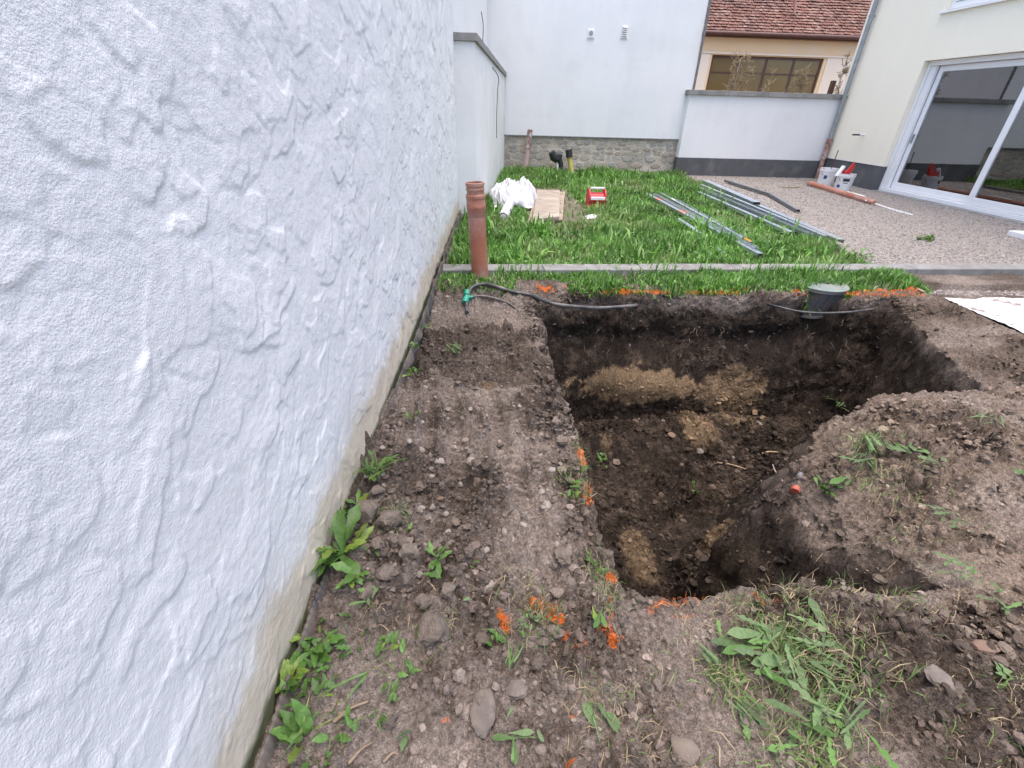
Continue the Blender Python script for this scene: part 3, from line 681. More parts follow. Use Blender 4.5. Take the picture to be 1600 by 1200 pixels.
# --- garden wall with a concrete coping, running back at a slight angle
A0, A1, B0, B1 = Vector((-.545, 7.75, 0)), Vector((-.232, 7.75, 0)), Vector((.335, 13.68, 0)), Vector((.02, 13.68, 0))
gw = empty('garden_wall', ((A0+A1)/2), 'white rendered garden wall with grey coping behind the brown standing pipe', 'wall')
def prism4(a, b, c, d, z0, z1, tilt=0.):
    return MB().quadbox([(*a.xy, z0), (*b.xy, z0), (*c.xy, z0), (*d.xy, z0), (*a.xy, z1), (*b.xy, z1), (*c.xy, z1-tilt), (*d.xy, z1-tilt)])
prism4(A0, A1, B0, B1, -.1, 2.235, .12).build('wall', M['wall_white'], gw)
ov = Vector((.035, -.035, 0))
n_c = 5
for i in range(n_c):
    t0, t1 = i/n_c+(.002 if i else 0), (i+1)/n_c-.002*(i < n_c-1)
    pa, pb = A0.lerp(B1, t0), A1.lerp(B0, t0); pc, pd_ = A1.lerp(B0, t1), A0.lerp(B1, t1)
    if i == 0: pa = pa+Vector((0, -.035, 0)); pb = pb+Vector((0, -.035, 0))
    sh = Vector((.035, 0, 0)); zt0, zt1 = 2.330-.12*t0, 2.330-.12*t1
    MB().quadbox([(*pa.xy, zt0-.092), (*(pb+sh).xy, zt0-.092), (*(pc+sh).xy, zt1-.092), (*pd_.xy, zt1-.092), (*pa.xy, zt0), (*(pb+sh).xy, zt0), (*(pc+sh).xy, zt1), (*pd_.xy, zt1)]).build('coping_stone', M['coping'], gw, bevel=.006)
# neighbour's white gable seen above it
nb = empty('neighbour_house', (-.6, 10, 0), 'plain white neighbouring house wall rising above the coped garden wall', 'house')
MB().quadbox([(-3, 7.83, 0), (-.56, 7.83, 0), (-.10, 13.68, 0), (-3, 13.68, 0), (-3, 7.83, 4.3), (-.56, 7.83, 4.3), (-.10, 13.68, 4.3), (-3, 13.68, 4.3)]).build('wall', M['house_white'], nb)
MB().quadbox([(-3.2, 7.6, 4.305), (-.36, 7.6, 4.305), (.0, 13.9, 4.305), (-3.2, 13.9, 4.305), (-3.2, 7.6, 4.45), (-.36, 7.6, 4.45), (.0, 13.9, 4.45), (-3.2, 13.9, 4.45)]).build('roof_edge', M['zinc'], nb)
# thin cable hanging down the garden wall
cp = [GY(752, 18, 10.2), GY(755, 40, 10.2), GY(754.5, 72, 10.2), GY(757, 92, 10.2)+Vector((.03, 0, 0)), Vector((.12, 10.4, 1.98)), Vector((.115, 10.4, 1.75)), Vector((.10, 10.35, 1.35)), Vector((.10, 10.35, .95))]
cb = MB().tube(curve_pts(cp, 6), .007, 6).build('hanging_cable', M['cable'], smooth=60)
tag(cb, 'thin dark cable hanging over the coping of the garden wall', 'cable')

def wallmesh(us, vs_, holes, f, th):
    """solid wall on a u/v grid with cut-out cells; f(u, v, w) -> point, w from 0 (face) to th"""
    nu, nv_ = len(us)-1, len(vs_)-1; mb = MB(); sol = lambda i, j: 0 <= i < nu and 0 <= j < nv_ and (i, j) not in holes
    for i in range(nu):
        for j in range(nv_):
            if not sol(i, j): continue
            a, b, c, d = us[i], us[i+1], vs_[j], vs_[j+1]
            mb.poly([f(a, c, 0), f(b, c, 0), f(b, d, 0), f(a, d, 0)]); mb.poly([f(a, d, th), f(b, d, th), f(b, c, th), f(a, c, th)])
            if not sol(i-1, j): mb.poly([f(a, c, th), f(a, c, 0), f(a, d, 0), f(a, d, th)])
            if not sol(i+1, j): mb.poly([f(b, c, 0), f(b, c, th), f(b, d, th), f(b, d, 0)])
            if not sol(i, j-1): mb.poly([f(a, c, 0), f(a, c, th), f(b, c, th), f(b, c, 0)])
            if not sol(i, j+1): mb.poly([f(a, d, th), f(a, d, 0), f(b, d, 0), f(b, d, th)])
    return mb

# --- white house at the back on a rubble plinth
HB = 13.70
bh = empty('back_house', (2.7, HB, 0), 'smooth white house wall on a rubble stone plinth at the back of the lawn', 'house')
MB().box(-.12, 5.07, HB, HB+7, .862, 6.6).build('wall', M['house_white'], bh)
MB().box(.30, 5.075, HB-.012, HB+.10, .845, .860).build('drip_edge', M['zinc'], bh)
pl = MB().box(.32, 5.02, HB+.045, HB+.6, -.1, .842).build('plinth', M['mortar'], bh)
# rubble stones, eight shapes used over and over at different sizes
sm = []
for q in range(10):
    r_ = random.Random(q+40); n_ = r_.choice((6, 7, 8)); pts = []
    for i in range(n_):
        a = 2*math.pi*(i+r_.uniform(-.25, .25))/n_; rr = r_.uniform(.8, 1.08)
        pts.append((math.copysign(abs(math.cos(a))**.75, math.cos(a))*.5*rr, math.copysign(abs(math.sin(a))**.75, math.sin(a))*.5*rr))
    mb = MB(); n_ = len(pts)
    rings = [(1.0, 0, 0), (.97, -.6, 0), (.80, -.95, .01)]
    for sc_, dep, _ in rings:
        for px_, pz_ in pts: mb.v.append((px_*sc_, dep*1.0+r_.uniform(-.06, .06), pz_*sc_))
    mb.v.append((0, -1.0+r_.uniform(-.1, .12), 0))
    for k_ in range(2):
        for i in range(n_): mb.f.append((k_*n_+i, k_*n_+(i+1) % n_, (k_+1)*n_+(i+1) % n_, (k_+1)*n_+i))
    for i in range(n_): mb.f.append((2*n_+i, 2*n_+(i+1) % n_, 3*n_))
    me = bpy.data.meshes.new('stone'); me.from_pydata(mb.v, [], mb.f); me.polygons.foreach_set('use_smooth', [True]*len(me.polygons)); me.set_sharp_from_angle(angle=rad(42))
    me.materials.append(M[('rubble_a', 'rubble_b', 'rubble_b', 'rubble_c', 'rubble_a')[q % 5]]); sm.append(me)
zr = 0.; r_ = random.Random(3)
while zr < .80:
    hgt = r_.uniform(.085, .17); hgt = min(hgt, .83-zr)
    if hgt < .05: break
    xr_ = .36+r_.uniform(0, .1)
    while xr_ < 4.95:
        wdt = min(r_.uniform(.12, .38), 4.98-xr_)
        if wdt > .07 and r_.random() > .12:
            o = bpy.data.objects.new('stone', r_.choice(sm)); COL.objects.link(o); o.parent = pl
            o.location = (xr_+wdt/2-2.7, .045+.01, zr+hgt/2+r_.uniform(-.015, .015)); o.scale = (wdt*.93, r_.uniform(.010, .026), hgt*r_.uniform(.82, .95)); o.rotation_euler.y = r_.uniform(-.12, .12)
        xr_ += wdt
    zr += hgt
# vents on the white wall
vt = empty('round_vent', (2.37, HB, 3.04), 'small square wall vent with a round grey opening', 'vent')
MB().box(2.295, 2.445, HB-.022, HB-.002, 2.965, 3.115).build('cover', M['white_pvc'], vt, bevel=.006)
MB().lathe([(.05, .020), (.05, .027), (.001, .027)], (2.37, HB, 3.04), 20, Matrix.Rotation(rad(90), 3, 'X')).build('opening', M['vent_grey'], vt)
MB().box(2.285, 2.455, HB-.026, HB-.003, 2.945, 2.957).build('drip_lip', M['white_pvc'], vt)
vt = empty('louvre_vent', (3.18, HB, 3.1), 'white rectangular louvred wall vent right of the round vent', 'vent')
MB().box(3.10, 3.25, HB-.020, HB-.002, 2.99, 3.21).build('frame', M['white_pvc'], vt, bevel=.005)
for i in range(5): MB().quadbox([(3.117, HB-.036, 3.005+i*.040), (3.233, HB-.036, 3.005+i*.040), (3.233, HB-.0205, 3.027+i*.040), (3.117, HB-.0205, 3.027+i*.040), (3.117, HB-.036, 3.010+i*.040), (3.233, HB-.036, 3.010+i*.040), (3.233, HB-.0205, 3.032+i*.040), (3.117, HB-.0205, 3.032+i*.040)]).build('slat', M['zinc'], vt)
MB().box(3.09, 3.26, HB-.026, HB-.003, 2.968, 2.980).build('drip_lip', M['white_pvc'], vt)
dp = MB().tube([(5.11, HB-.02, 1.95), (5.11, HB-.02, 6.5)], .03, 10).build('corner_trim', M['dark_steel'], bh, smooth=40)

# --- low white boundary wall with grey plinth and coping
lw = empty('boundary_wall', (7, 13.5, 0), 'low white boundary wall with dark grey plinth and concrete coping beside the cream house', 'wall')
MB().box(4.98, 9.05, 13.50, 13.72, .442, 1.86).build('wall', M['house_white'], lw)
MB().box(4.965, 9.05, 13.48, 13.73, -.05, .440).build('plinth', M['plinth_grey'], lw)
for i in range(4):
    MB().box(4.92+i*1.025, 4.92+(i+1)*1.025-.004, 13.44, 13.78, 1.862, 1.965).build('coping_stone', M['coping'], lw, bevel=.006)
st_ = MB().box(8.86, 8.96, 14.0, 14.1, 0, 2.28).build('wooden_post', M['brown_frame'], bevel=.005); tag(st_, 'dark wooden post top behind the boundary wall next to the downpipe', 'post')

# --- far building with tiled roof
FB = 22.0
fb = empty('far_building', (11, FB, 0), 'peach coloured outbuilding with brown ribbon window and old red tiled roof', 'building')
wallmesh([6.5, 8.72, 13.28, 17.5], [0, 2.1, 3.44, 4.12], {(1, 1)}, lambda u, v, t: (u, FB+t, v), .3).build('wall', M['peach'], fb)
for a, b in ((7.55, 8.62), (13.40, 15.6)): MB().box(a, b, FB-.03, FB-.002, 0, 3.46).build('pilaster', M['pale_peach'], fb)
MB().box(6.6, 17.4, FB-.05, FB-.033, 3.475, 3.53).build('string_course', M['pale_peach'], fb)
fw = MB()
fw.box(8.72, 13.28, FB+.06, FB+.14, 2.1, 2.18); fw.box(8.72, 13.28, FB+.06, FB+.14, 3.36, 3.44)
for x_ in (8.72, 9.83, 10.96, 12.09, 13.20): fw.box(x_, x_+.08, FB+.065, FB+.135, 2.181, 3.359)
fwo = fw.build('window_frame', M['brown_frame'], fb)
for i in range(4):
    a = 8.80+i*1.125
    for z0, z1 in ((2.18, 2.86), (2.90, 3.36)):
        MB().box(a+.01, a+1.02, FB+.095, FB+.105, z0, z1).build('pane', M['glass_far'], fwo, off=fb.location)
    MB().box(a+.005, a+1.025, FB+.07, FB+.13, 2.861, 2.899).build('transom', M['brown_frame'], fwo, off=fb.location)
th_r = rad(40); cr, sn = math.cos(th_r), math.sin(th_r)
rf = MB().quadbox([(6.2, FB-.22, 4.095), (17.8, FB-.22, 4.095), (17.8, FB-.22+4.5*cr, 4.095+4.5*sn), (6.2, FB-.22+4.5*cr, 4.095+4.5*sn), (6.2, FB-.22, 4.175), (17.8, FB-.22, 4.175), (17.8, FB-.22+4.5*cr, 4.175+4.5*sn), (6.2, FB-.22+4.5*cr, 4.175+4.5*sn)]).build('roof', M['tile'], fb)
mb = MB(); r_ = random.Random(8)
for row in range(26):
    for c_ in range(56):
        x0 = 6.25+c_*.205+(row % 2)*.10+r_.uniform(-.012, .012); s0 = row*.165; w_ = .19; li = r_.uniform(.012, .034); jx = r_.uniform(-.015, .015)
        P_ = []
        for (xx, ss, lift) in ((0, s0-.02+jx, li+.035), (w_, s0-.02+jx, li+.035+r_.uniform(-.006, .006)), (w_, s0+.20, .012), (0, s0+.20, .012)):
            P_.append((x0+xx, FB-.22+ss*cr-lift*sn, 4.175+ss*sn+lift*cr))
        n_ = Vector((0, -sn, cr))*.014
        mb.quadbox([Vector(p)-n_ for p in P_]+P_)
ro = mb.build('roof_tiles', M['tile'], rf, off=fb.location); ro['kind'] = 'stuff'
MB().tube([(6.1, FB-.30, 4.10), (17.9, FB-.30, 4.10)], .075, 10).build('gutter', M['brown_metal'], fb, smooth=40)
MB().box(6.2, 17.8, FB-.21, FB-.004, 4.0, 4.09).build('eaves_board', M['brown_metal'], fb)
MB().tube([GY(1241, 22, FB+.35), GY(1244, -8, FB+.5)], .05, 10).build('roof_pipe', M['pvc_smeared'], fb, smooth=40)

# --- cream house on the right
HX = 8.98
ch = empty('cream_house', (HX, 10, 0), 'cream rendered house with grey plinth, sliding glass door and upper window on the right', 'house')
fX = lambda u, v, t: (HX+t, u, v)
wallmesh([2.5, 6.9, 9.0, 11.33, 13.68], [.525, 2.52, 3.33, 4.9, 6.8], {(1, 0), (2, 0), (2, 2)}, lambda u, v, t: (HX+t, u, v), .35).build('wall', M['cream'], ch)
for a, b in ((11.335, 13.66), (2.5, 6.895)): MB().box(HX+.012, HX+.34, a, b, -.1, .522).build('plinth', M['plinth_grey'], ch)
MB().box(HX-.03, HX+.40, 6.9, 11.33, -.1, .028).build('threshold', M['coping'], ch, bevel=.005)
MB().box(HX-.004, HX+.01, 11.335, 13.67, .526, .536).build('plinth_trim', M['white_pvc'], ch)
# sliding door
DX = HX+.11
dr = MB()
dr.box(DX, DX+.16, 11.255, 11.325, .03, 2.515); dr.box(DX, DX+.16, 6.905, 11.2545, 2.43, 2.515); dr.box(DX-.02, DX+.17, 6.905, 11.2545, .03, .105)
door = dr.build('sliding_door', M['white_pvc'], ch, bevel=.006)
def sash(y0, y1, x0, nm):
    f = MB(); fwid = .115
    f.box(x0, x0+.065, y0, y0+fwid, .11, 2.425); f.box(x0, x0+.065, y1-fwid, y1, .11, 2.425)
    f.box(x0, x0+.065, y0+fwid+.0005, y1-fwid-.0005, .11, .11+.13); f.box(x0, x0+.065, y0+fwid+.0005, y1-fwid-.0005, 2.425-.10, 2.425)
    o = f.build('sash', M['white_pvc'], door, off=ch.location, bevel=.006)
    g = MB().box(x0+.025, x0+.032, y0+fwid-.01, y1-fwid+.01, .23, 2.335).build('pane', M['glass'], door, off=ch.location)
    return o
sash(8.93, 11.10, DX+.085, 'a'); sash(6.98, 9.06, DX+.012, 'b')
MB().box(DX+.02, DX+.08, 11.105, 11.25, .11, 2.425).build('fixed_jamb', M['white_pvc'], door, off=ch.location, bevel=.004)
MB().box(DX+.050, DX+.084, 11.01, 11.04, 1.02, 1.20).build('handle', M['zinc'], door, off=ch.location, bevel=.006)
# upper window with sill
wn_ = MB()
wx0 = HX+.08
wn_.box(wx0, wx0+.07, 9.0, 9.09, 3.36, 4.9); wn_.box(wx0, wx0+.07, 11.24, 11.33, 3.36, 4.9); wn_.box(wx0, wx0+.07, 9.0905, 11.2395, 3.36, 3.46); wn_.box(wx0, wx0+.07, 9.0905, 11.2395, 4.80, 4.9)
wo = wn_.build('window', M['white_pvc'], ch, bevel=.005)
f = MB(); f.box(wx0-.012, wx0+.06, 9.10, 9.17, 3.47, 4.79); f.box(wx0-.012, wx0+.06, 11.16, 11.23, 3.47, 4.79); f.box(wx0-.012, wx0+.06, 9.1705, 11.1595, 3.47, 3.55); f.box(wx0-.012, wx0+.06, 9.1705, 11.1595, 4.71, 4.79)
f.build('sash', M['white_pvc'], wo, off=ch.location, bevel=.005)
MB().box(wx0+.02, wx0+.027, 9.16, 11.17, 3.54, 4.72).build('pane', M['glass'], wo, off=ch.location)
MB().box(HX-.06, wx0-.001, 8.94, 11.39, 3.29, 3.328).build('window_sill', M['white_pvc'], ch, bevel=.004)
# the room behind the glass
MB().box(HX+.40, HX+5, 5.5, 12.6, -.06, .03).build('room_floor', M['room_floor'], ch)
rm = MB(); rm.box(HX+4.6, HX+4.7, 5.5, 12.6, .031, 2.75); rm.box(HX+.36, HX+4.6, 12.5, 12.6, .031, 2.75); rm.box(HX+.36, HX+4.6, 5.5, 5.6, .031, 2.75); rm.box(HX+.36, HX+4.7, 5.5, 12.6, 2.751, 2.85)
rm.build('room_shell', M['room'], ch)
MB().box(HX+.36, HX+5, 2.5, 13.66, 2.90, 6.8).build('upper_storey', M['room'], ch)
MB().box(HX-.4, HX+5.2, 2.2, 13.68, 6.81, 6.95).build('roof_edge', M['zinc'], ch)
# bags and pallets standing in that room
pz = MB()
for y_ in (6.6, 7.1, 7.6): pz.box(HX+1.5, HX+2.7, y_, y_+.1, .032, .13)
for i in range(6): pz.box(HX+1.5+i*.205, HX+1.5+i*.205+.15, 6.6, 7.7, .131, .155)
tag(pz.build('pallet', M['timber']), 'timber pallet on the floor behind the sliding door glass', 'pallet')
for i, (dx, dy, dz) in enumerate(((0, 0, 0), (.03, .04, .15), (-.02, -.02, .30), (.52, .02, 0), (.50, -.03, .15))):
    b_ = scatter(ICO3_V, ICO3_F, np.array([[0, 0, 0]]), np.array([.34]), np.ones((1, 3)), .22, .0)
    me = npmesh('cement_bag', b_[0]*np.array([.85, 1.15, 1.1]), b_[1], True)
    o = add('cement_bag', me, None, M['bag']); o.location = (HX+1.82+dx, 7.15+dy, .245+dz)
    tag(o, ('lowest paper cement bag of the taller stack behind the glass', 'middle paper cement bag of the taller stack behind the glass', 'top paper cement bag of the taller stack behind the glass', 'lower paper cement bag of the shorter stack behind the glass', 'upper paper cement bag of the shorter stack behind the glass')[i], 'bag', 'cement bags on the pallet indoors')
# downpipe at the corner
dpn = empty('downpipe', (HX-.09, 13.38, 0), 'grey zinc rain downpipe with a brown plastic foot at the corner of the cream house', 'downpipe')
MB().tube([(HX-.09, 13.38, .93), (HX-.09, 13.38, 6.7)], .05, 16).build('pipe', M['zinc'], dpn, smooth=40)
MB().tube([(HX-.09, 13.38, .0), (HX-.09, 13.38, .90)], .058, 16).build('foot_pipe', M['pvc_smeared'], dpn, smooth=40)
MB().lathe([(.058, .84), (.070, .86), (.070, .97), (.052, .975)], (HX-.09, 13.38, 0), 16).build('collar', M['pvc_mortared'], dpn, smooth=40)
for z_ in (1.9, 3.5, 5.2):
    k_ = MB().lathe([(.0525, z_), (.057, z_), (.057, z_+.04), (.0525, z_+.04)], (HX-.09, 13.38, 0), 16); k_.box(HX-.036, HX+.02, 13.37, 13.39, z_+.01, z_+.03); k_.build('bracket', M['zinc'], dpn)
# stub of pipe sticking out of the cream wall
tp = empty('wall_pipe_stub', (HX, 12.30, 1.12), 'short black and white pipe stub sticking out of the cream wall', 'pipe')
MB().tube([(HX+.02, 12.30, 1.12), (HX-.10, 12.32, 1.12)], .022, 10).build('white_sleeve', M['white_plastic'], tp, smooth=40)
MB().tube([(HX-.101, 12.32, 1.12), (HX-.26, 12.35, 1.115)], .018, 10).build('black_end', M['black_plastic'], tp, smooth=40)
# low white slab at the right edge of the yard
p_ = G(1597, 372, 0)
tag(MB().box(p_.x-.14, p_.x+.9, p_.y-.28, p_.y+.12, .009, .085).build('step_block', M['white_plastic'], bevel=.008), 'white block lying on the gravel at the right edge of the picture', 'block')

# --- kerb between lawn and pit
kd = Vector((6, .30, 0)).normalized(); kn = Vector((-kd.y, kd.x, 0))
k0 = Vector((-.50, 4.665, 0))
kb = empty('kerb', k0, 'long grey concrete kerb crossing between the pit and the lawn', 'kerb')
for i in range(9):
    a = k0+kd*(i*1.06); b = k0+kd*(i*1.06+1.054); zt = .047+rnd.uniform(-.003, .003)
    MB().quadbox([(*a.xy, -.25), (*b.xy, -.25), (*(b+kn*.215).xy, -.25), (*(a+kn*.215).xy, -.25), (*a.xy, zt), (*b.xy, zt), (*(b+kn*.215).xy, zt), (*(a+kn*.215).xy, zt)]).build('kerb_stone', M['kerb'], kb, bevel=.008)

# ================================================================== THINGS ON THE LAWN AND IN THE YARD
# --- upright brown pipe by the wall
pb = Vector((-.112, 4.60, 0)); tp_ = Vector((-.152, 4.60, .89)); ax_ = (tp_-pb).normalized()
sp_ = empty('standing_pipe', pb, 'tall orange brown plastic drain pipe standing upright beside the plaster wall', 'pipe')
Mt = ax_.to_track_quat('Z', 'Y').to_matrix()
MB().lathe([(.083, -.1), (.083, .60), (.076, .60), (.076, -.1)], pb, 32, Mt).build('pipe_body', M['pvc_brown'], sp_, smooth=40)
MB().lathe([(.084, .597), (.088, .605), (.0885, .66), (.092, .668), (.092, .70), (.089, .705), (.089, .755), (.093, .76), (.093, .785), (.088, .792), (.080, .792), (.080, .60)], pb, 32, Mt).build('socket', M['pvc_brown'], sp_, smooth=35)
MB().lathe([(.0795, .70), (.0795, .825), (.0865, .828), (.0865, .845), (.0805, .848), (.0805, .862), (.088, .865), (.088, .89), (.082, .893), (.074, .893), (.072, .70)], pb, 32, Mt).build('inner_sleeve', M['pvc_brown'], sp_, smooth=35)
# small pinkish pipe before the stone plinth
b_ = Vector((.90, 13.35, 0)); t_ = Vector((.985, 13.42, 1.0))
s2 = empty('vent_pipe', b_, 'thin dusty pink pipe leaning at the rubble plinth with a mortar covered top', 'pipe')
MB().tube([b_+(t_-b_)*.02, b_+(t_-b_)*.55], .060, 16).build('pipe_body', M['pvc_dusty'], s2, smooth=40)
MB().tube([b_+(t_-b_)*.552, b_+(t_-b_)*1.0], .066, 16).build('mortared_sleeve', M['pvc_mortared'], s2, smooth=40)
# black pipe bends by the plinth
s3 = empty('black_pipe_fitting', (1.78, 13.25, 0), 'black plastic pipe fitting with side inlet sticking out of the grass by the plinth', 'pipe fitting')
MB().tube([(1.84, 13.25, 0), (1.81, 13.25, .25), (1.75, 13.25, .40)], .065, 14).build('stem', M['black_plastic'], s3, smooth=50)
MB().tube([(1.70, 13.20, .34), (1.60, 13.16, .40), (1.54, 13.14, .52)], [.09, .10, .085], 14).build('side_inlet', M['black_plastic'], s3, smooth=50)
MB().lathe([(.07, .38), (.095, .39), (.095, .46), (.06, .465), (.055, .38)], (1.74, 13.25, 0), 16).build('collar', M['black_plastic'], s3, smooth=40)
MB().box(1.695, 1.745, 13.155, 13.165, .10, .24).build('white_tag', M['white_plastic'], s3)
s4 = empty('yellow_tube', (2.08, 13.2, 0), 'yellow tube with a black cap leaning next to the black pipe fitting', 'tube')
MB().tube([(2.12, 13.2, 0), (2.02, 13.22, .40)], .062, 14).build('tube_body', M['yellow'], s4, smooth=40)
MB().tube([(2.02, 13.22, .402), (1.99, 13.225, .58)], .085, 14).build('cap', M['black_plastic'], s4, smooth=40)

# --- crumpled white fleece and a short white roll
def cloth(name, cx, cy, rx, ry, hgt, mat, seed, n=70, z0=.02, power=2.4, fine=1.):
    u = np.linspace(-1, 1, n); U, V_ = np.meshgrid(u, u, indexing='ij')
    r_ = np.clip((np.abs(U)**power+np.abs(V_)**power), 0, 1.2)
    fold = np.abs(pn(U*2.2+seed, V_*2.2, 1))*1.2+.6*np.abs(pn(U*5+seed, V_*5, 2))*fine
    z = z0+hgt*(np.clip(1.02-r_, 0, 1)**.55)*(.55+.42*fold)+.012*pn(U*11, V_*11, seed)*fine
    ed = 1+.16*pn(np.arctan2(V_, U)*1.5+seed, 3.3)+.05*pn(U*6, V_*6, seed)
    X = cx+rx*U*ed+.06*rx*pn(U*3, V_*3, seed+2)*2; Y = cy+ry*V_*ed
    me = npmesh(name, np.stack([X-cx, Y-cy, z], -1).reshape(-1, 3), gridfaces(n, n), True)
    o = add(name, me, None, mat); o.location = (cx, cy, 0); s_ = o.modifiers.new('thickness', 'SOLIDIFY'); s_.thickness = .004; return o
tag(cloth('fleece_heap', .40, 8.75, .42, .62, .42, M['fleece'], 3.1, z0=.05), 'crumpled heap of white fleece sheet lying in the grass near the wall', 'sheet')
b_ = G(786, 340, .07); t_ = G(798, 315, .16)
rl = empty('fleece_roll', b_, 'short white roll lying in front of the crumpled fleece', 'roll')
MB().tube([b_, t_], .075, 18, cap=False).build('roll_body', M['fleece'], rl, smooth=50)
MB().tube([b_+(t_-b_)*-.01, b_+(t_-b_)*.06], .055, 18).build('roll_core', M['white_plastic'], rl, smooth=50)

# --- two boards
def slab(name, pxs, zb, th, mat, label):
    c = [G(x, y, zb) for x, y in pxs]; ctr = sum(c, Vector())/4
    mb = MB().quadbox([(p.x, p.y, zb-th) for p in c]+[(p.x, p.y, zb) for p in c])
    o = mb.build(name, mat, bevel=.006, off=Vector((ctr.x, ctr.y, 0))); return tag(o, label, 'board')
slab('lower_board', [(823, 350), (879, 342), (883, 299), (838, 301)], .055, .03, M['board_dark'], 'wide weathered brown board lying flat under the smaller board in the grass')
slab('upper_board', [(832, 342), (874, 338), (875, 297), (839, 296)], .11, .05, M['board'], 'thick grey brown board lying on top of the wider board')

# --- red cable reel
rc = Vector((1.80, 8.40, 0)); re_ = empty('cable_reel', rc, 'red plastic cable reel with white crossbars standing in the grass', 'reel')
for sx in (-1, 1):
    x_ = rc.x+sx*.135
    pts = [(x_-.012, rc.y+.16*math.cos(a), .175+.16*math.sin(a)) for a in np.linspace(rad(-20), rad(200), 16)]
    pts += [(x_-.012, rc.y-.17, .02), (x_-.012, rc.y+.17, .02)]
    MB().extr(pts, (.024, 0, 0)).build('side_plate', M['red'], re_, bevel=.006)
MB().tube([(rc.x-.12, rc.y, .17), (rc.x+.12, rc.y, .17)], .105, 20).build('drum', M['red'], re_, smooth=40)
MB().bar((rc.x-.122, rc.y-.03, .345), (rc.x+.122, rc.y-.03, .345), .045, .03).build('crossbar', M['white_plastic'], re_, bevel=.006)
MB().bar((rc.x-.122, rc.y-.165, .20), (rc.x+.122, rc.y-.165, .20), .03, .05).build('crossbar', M['white_plastic'], re_, bevel=.006)
MB().box(rc.x-.12, rc.x+.12, rc.y-.16, rc.y-.13, .03, .10).build('base_tray', M['red'], re_, bevel=.006)
o = cloth('plastic_scrap', 1.62, 7.55, .13, .10, .06, M['white_plastic'], 8.8, n=26); tag(o, 'small crumpled clear white plastic scrap in the grass in front of the reel', 'scrap')

# --- steel profiles
def profile(a, b, wd, ht, mat, label, cat='profile', up=False, kink=None, stick=(), group='steel profiles on the lawn'):
    """open channel from a to b; walls up or down"""
    pts = [Vector(a)]+([Vector(kink)] if kink is not None else [])+[Vector(b)]
    th = .004; mb = MB()
    d0 = (pts[-1]-pts[0]).normalized(); sd = d0.cross(Vector((0, 0, 1))).normalized()
    sec = [(-wd/2, 0), (-wd/2, ht), (-wd/2+.012, ht), (-wd/2+.012, ht-th), (-wd/2+th, ht-th), (-wd/2+th, th), (wd/2-th, th), (wd/2-th, ht-th), (wd/2-.012, ht-th), (wd/2-.012, ht), (wd/2, ht), (wd/2, 0)]
    if not up: sec = [(x, ht-z) for x, z in reversed(sec)]
    n = len(sec)
    for p in pts:
        for x, z in sec: mb.v.append(tuple(p+sd*x+Vector((0, 0, z))))
    for k in range(len(pts)-1):
        for i in range(n): mb.f.append((k*n+i, k*n+(i+1) % n, (k+1)*n+(i+1) % n, (k+1)*n+i))
    e = [(0, 1, 2, 3, 4, 5), (0, 5, 6, 11), (6, 7, 8, 9, 10, 11)]
    for q in e: mb.f.append(tuple(q)); mb.f.append(tuple((len(pts)-1)*n+i for i in reversed(q)))
    root = mb.build('steel_profile', mat, off=pts[0]); tag(root, label, cat, group)
    for t, m_ in stick:
        c = pts[0].lerp(pts[-1], t)+Vector((0, 0, ht+.002 if not up else th+.002)); 
        MB().bar(c-d0*.10, c+d0*.10, wd*.8, .002).build('sticker', M[m_], root, off=pts[0])
    return root
profile(G(1012, 306, .03), G(1187, 402, .04), .075, .045, M['galv'], 'longest steel channel at the left of the lawn bundle, with a red sticker', stick=((.15, 'sticker_red'), (.42, 'sticker_red')))
profile(G(1022, 306, .05), G(1181, 393, .06), .05, .05, M['galv'], 'second steel channel of the lawn bundle lying close beside the longest one', up=True)
profile(G(1032, 305, .04), G(1172, 384, .05), .05, .05, M['galv'], 'third steel channel of the lawn bundle with an orange tag at its near end', stick=((.97, 'orange_tag'), (.2, 'sticker_white')))
profile(G(1041, 306, .03), G(1162, 374, .04), .045, .04, M['galv'], 'right hand steel channel of the lawn bundle', up=True)
profile(G(1060, 345, .03), G(1094, 369, .03), .06, .04, M['galv'], 'short steel channel lying apart to the left of the lawn bundle')
profile(G(1104, 377, .05), G(1131, 398, .04), .025, .02, M['galv'], 'thin narrow steel strip half hidden in grass nearest the kerb')
profile(G(1091, 303, .03), G(1236, 368, .05), .07, .05, M['galv'], 'broad bright steel channel at the grass edge left of the gravel bundle')
profile(G(1093, 297, .06), G(1268, 372, .06), .06, .05, M['galv'], 'middle steel channel of the bundle lying along the edge of the gravel', up=True)
profile(G(1096, 292, .08), G(1288, 374, .08), .06, .05, M['galv'], 'steel channel with open side up in the bundle along the gravel edge')
profile(G(1101, 288, .05), G(1312, 380, .06), .10, .05, M['galv'], 'longest outer steel channel of the gravel edge bundle with a cut end')
profile(G(1102, 286, .10), G(1181, 321, .09), .14, .06, M['galv'], 'short wide steel channel on top of the gravel edge bundle')
profile(G(1120, 291, .02), G(1200, 327, .02), .05, .03, M['dark_steel'], 'short dark steel strip lying on the gravel beside the wide channel')
profile(G(1133, 284, .03), G(1246, 332, .02), .07, .05, M['dark_steel'], 'dark grey bent steel profile lying alone on the gravel', kink=G(1203, 306, .03))

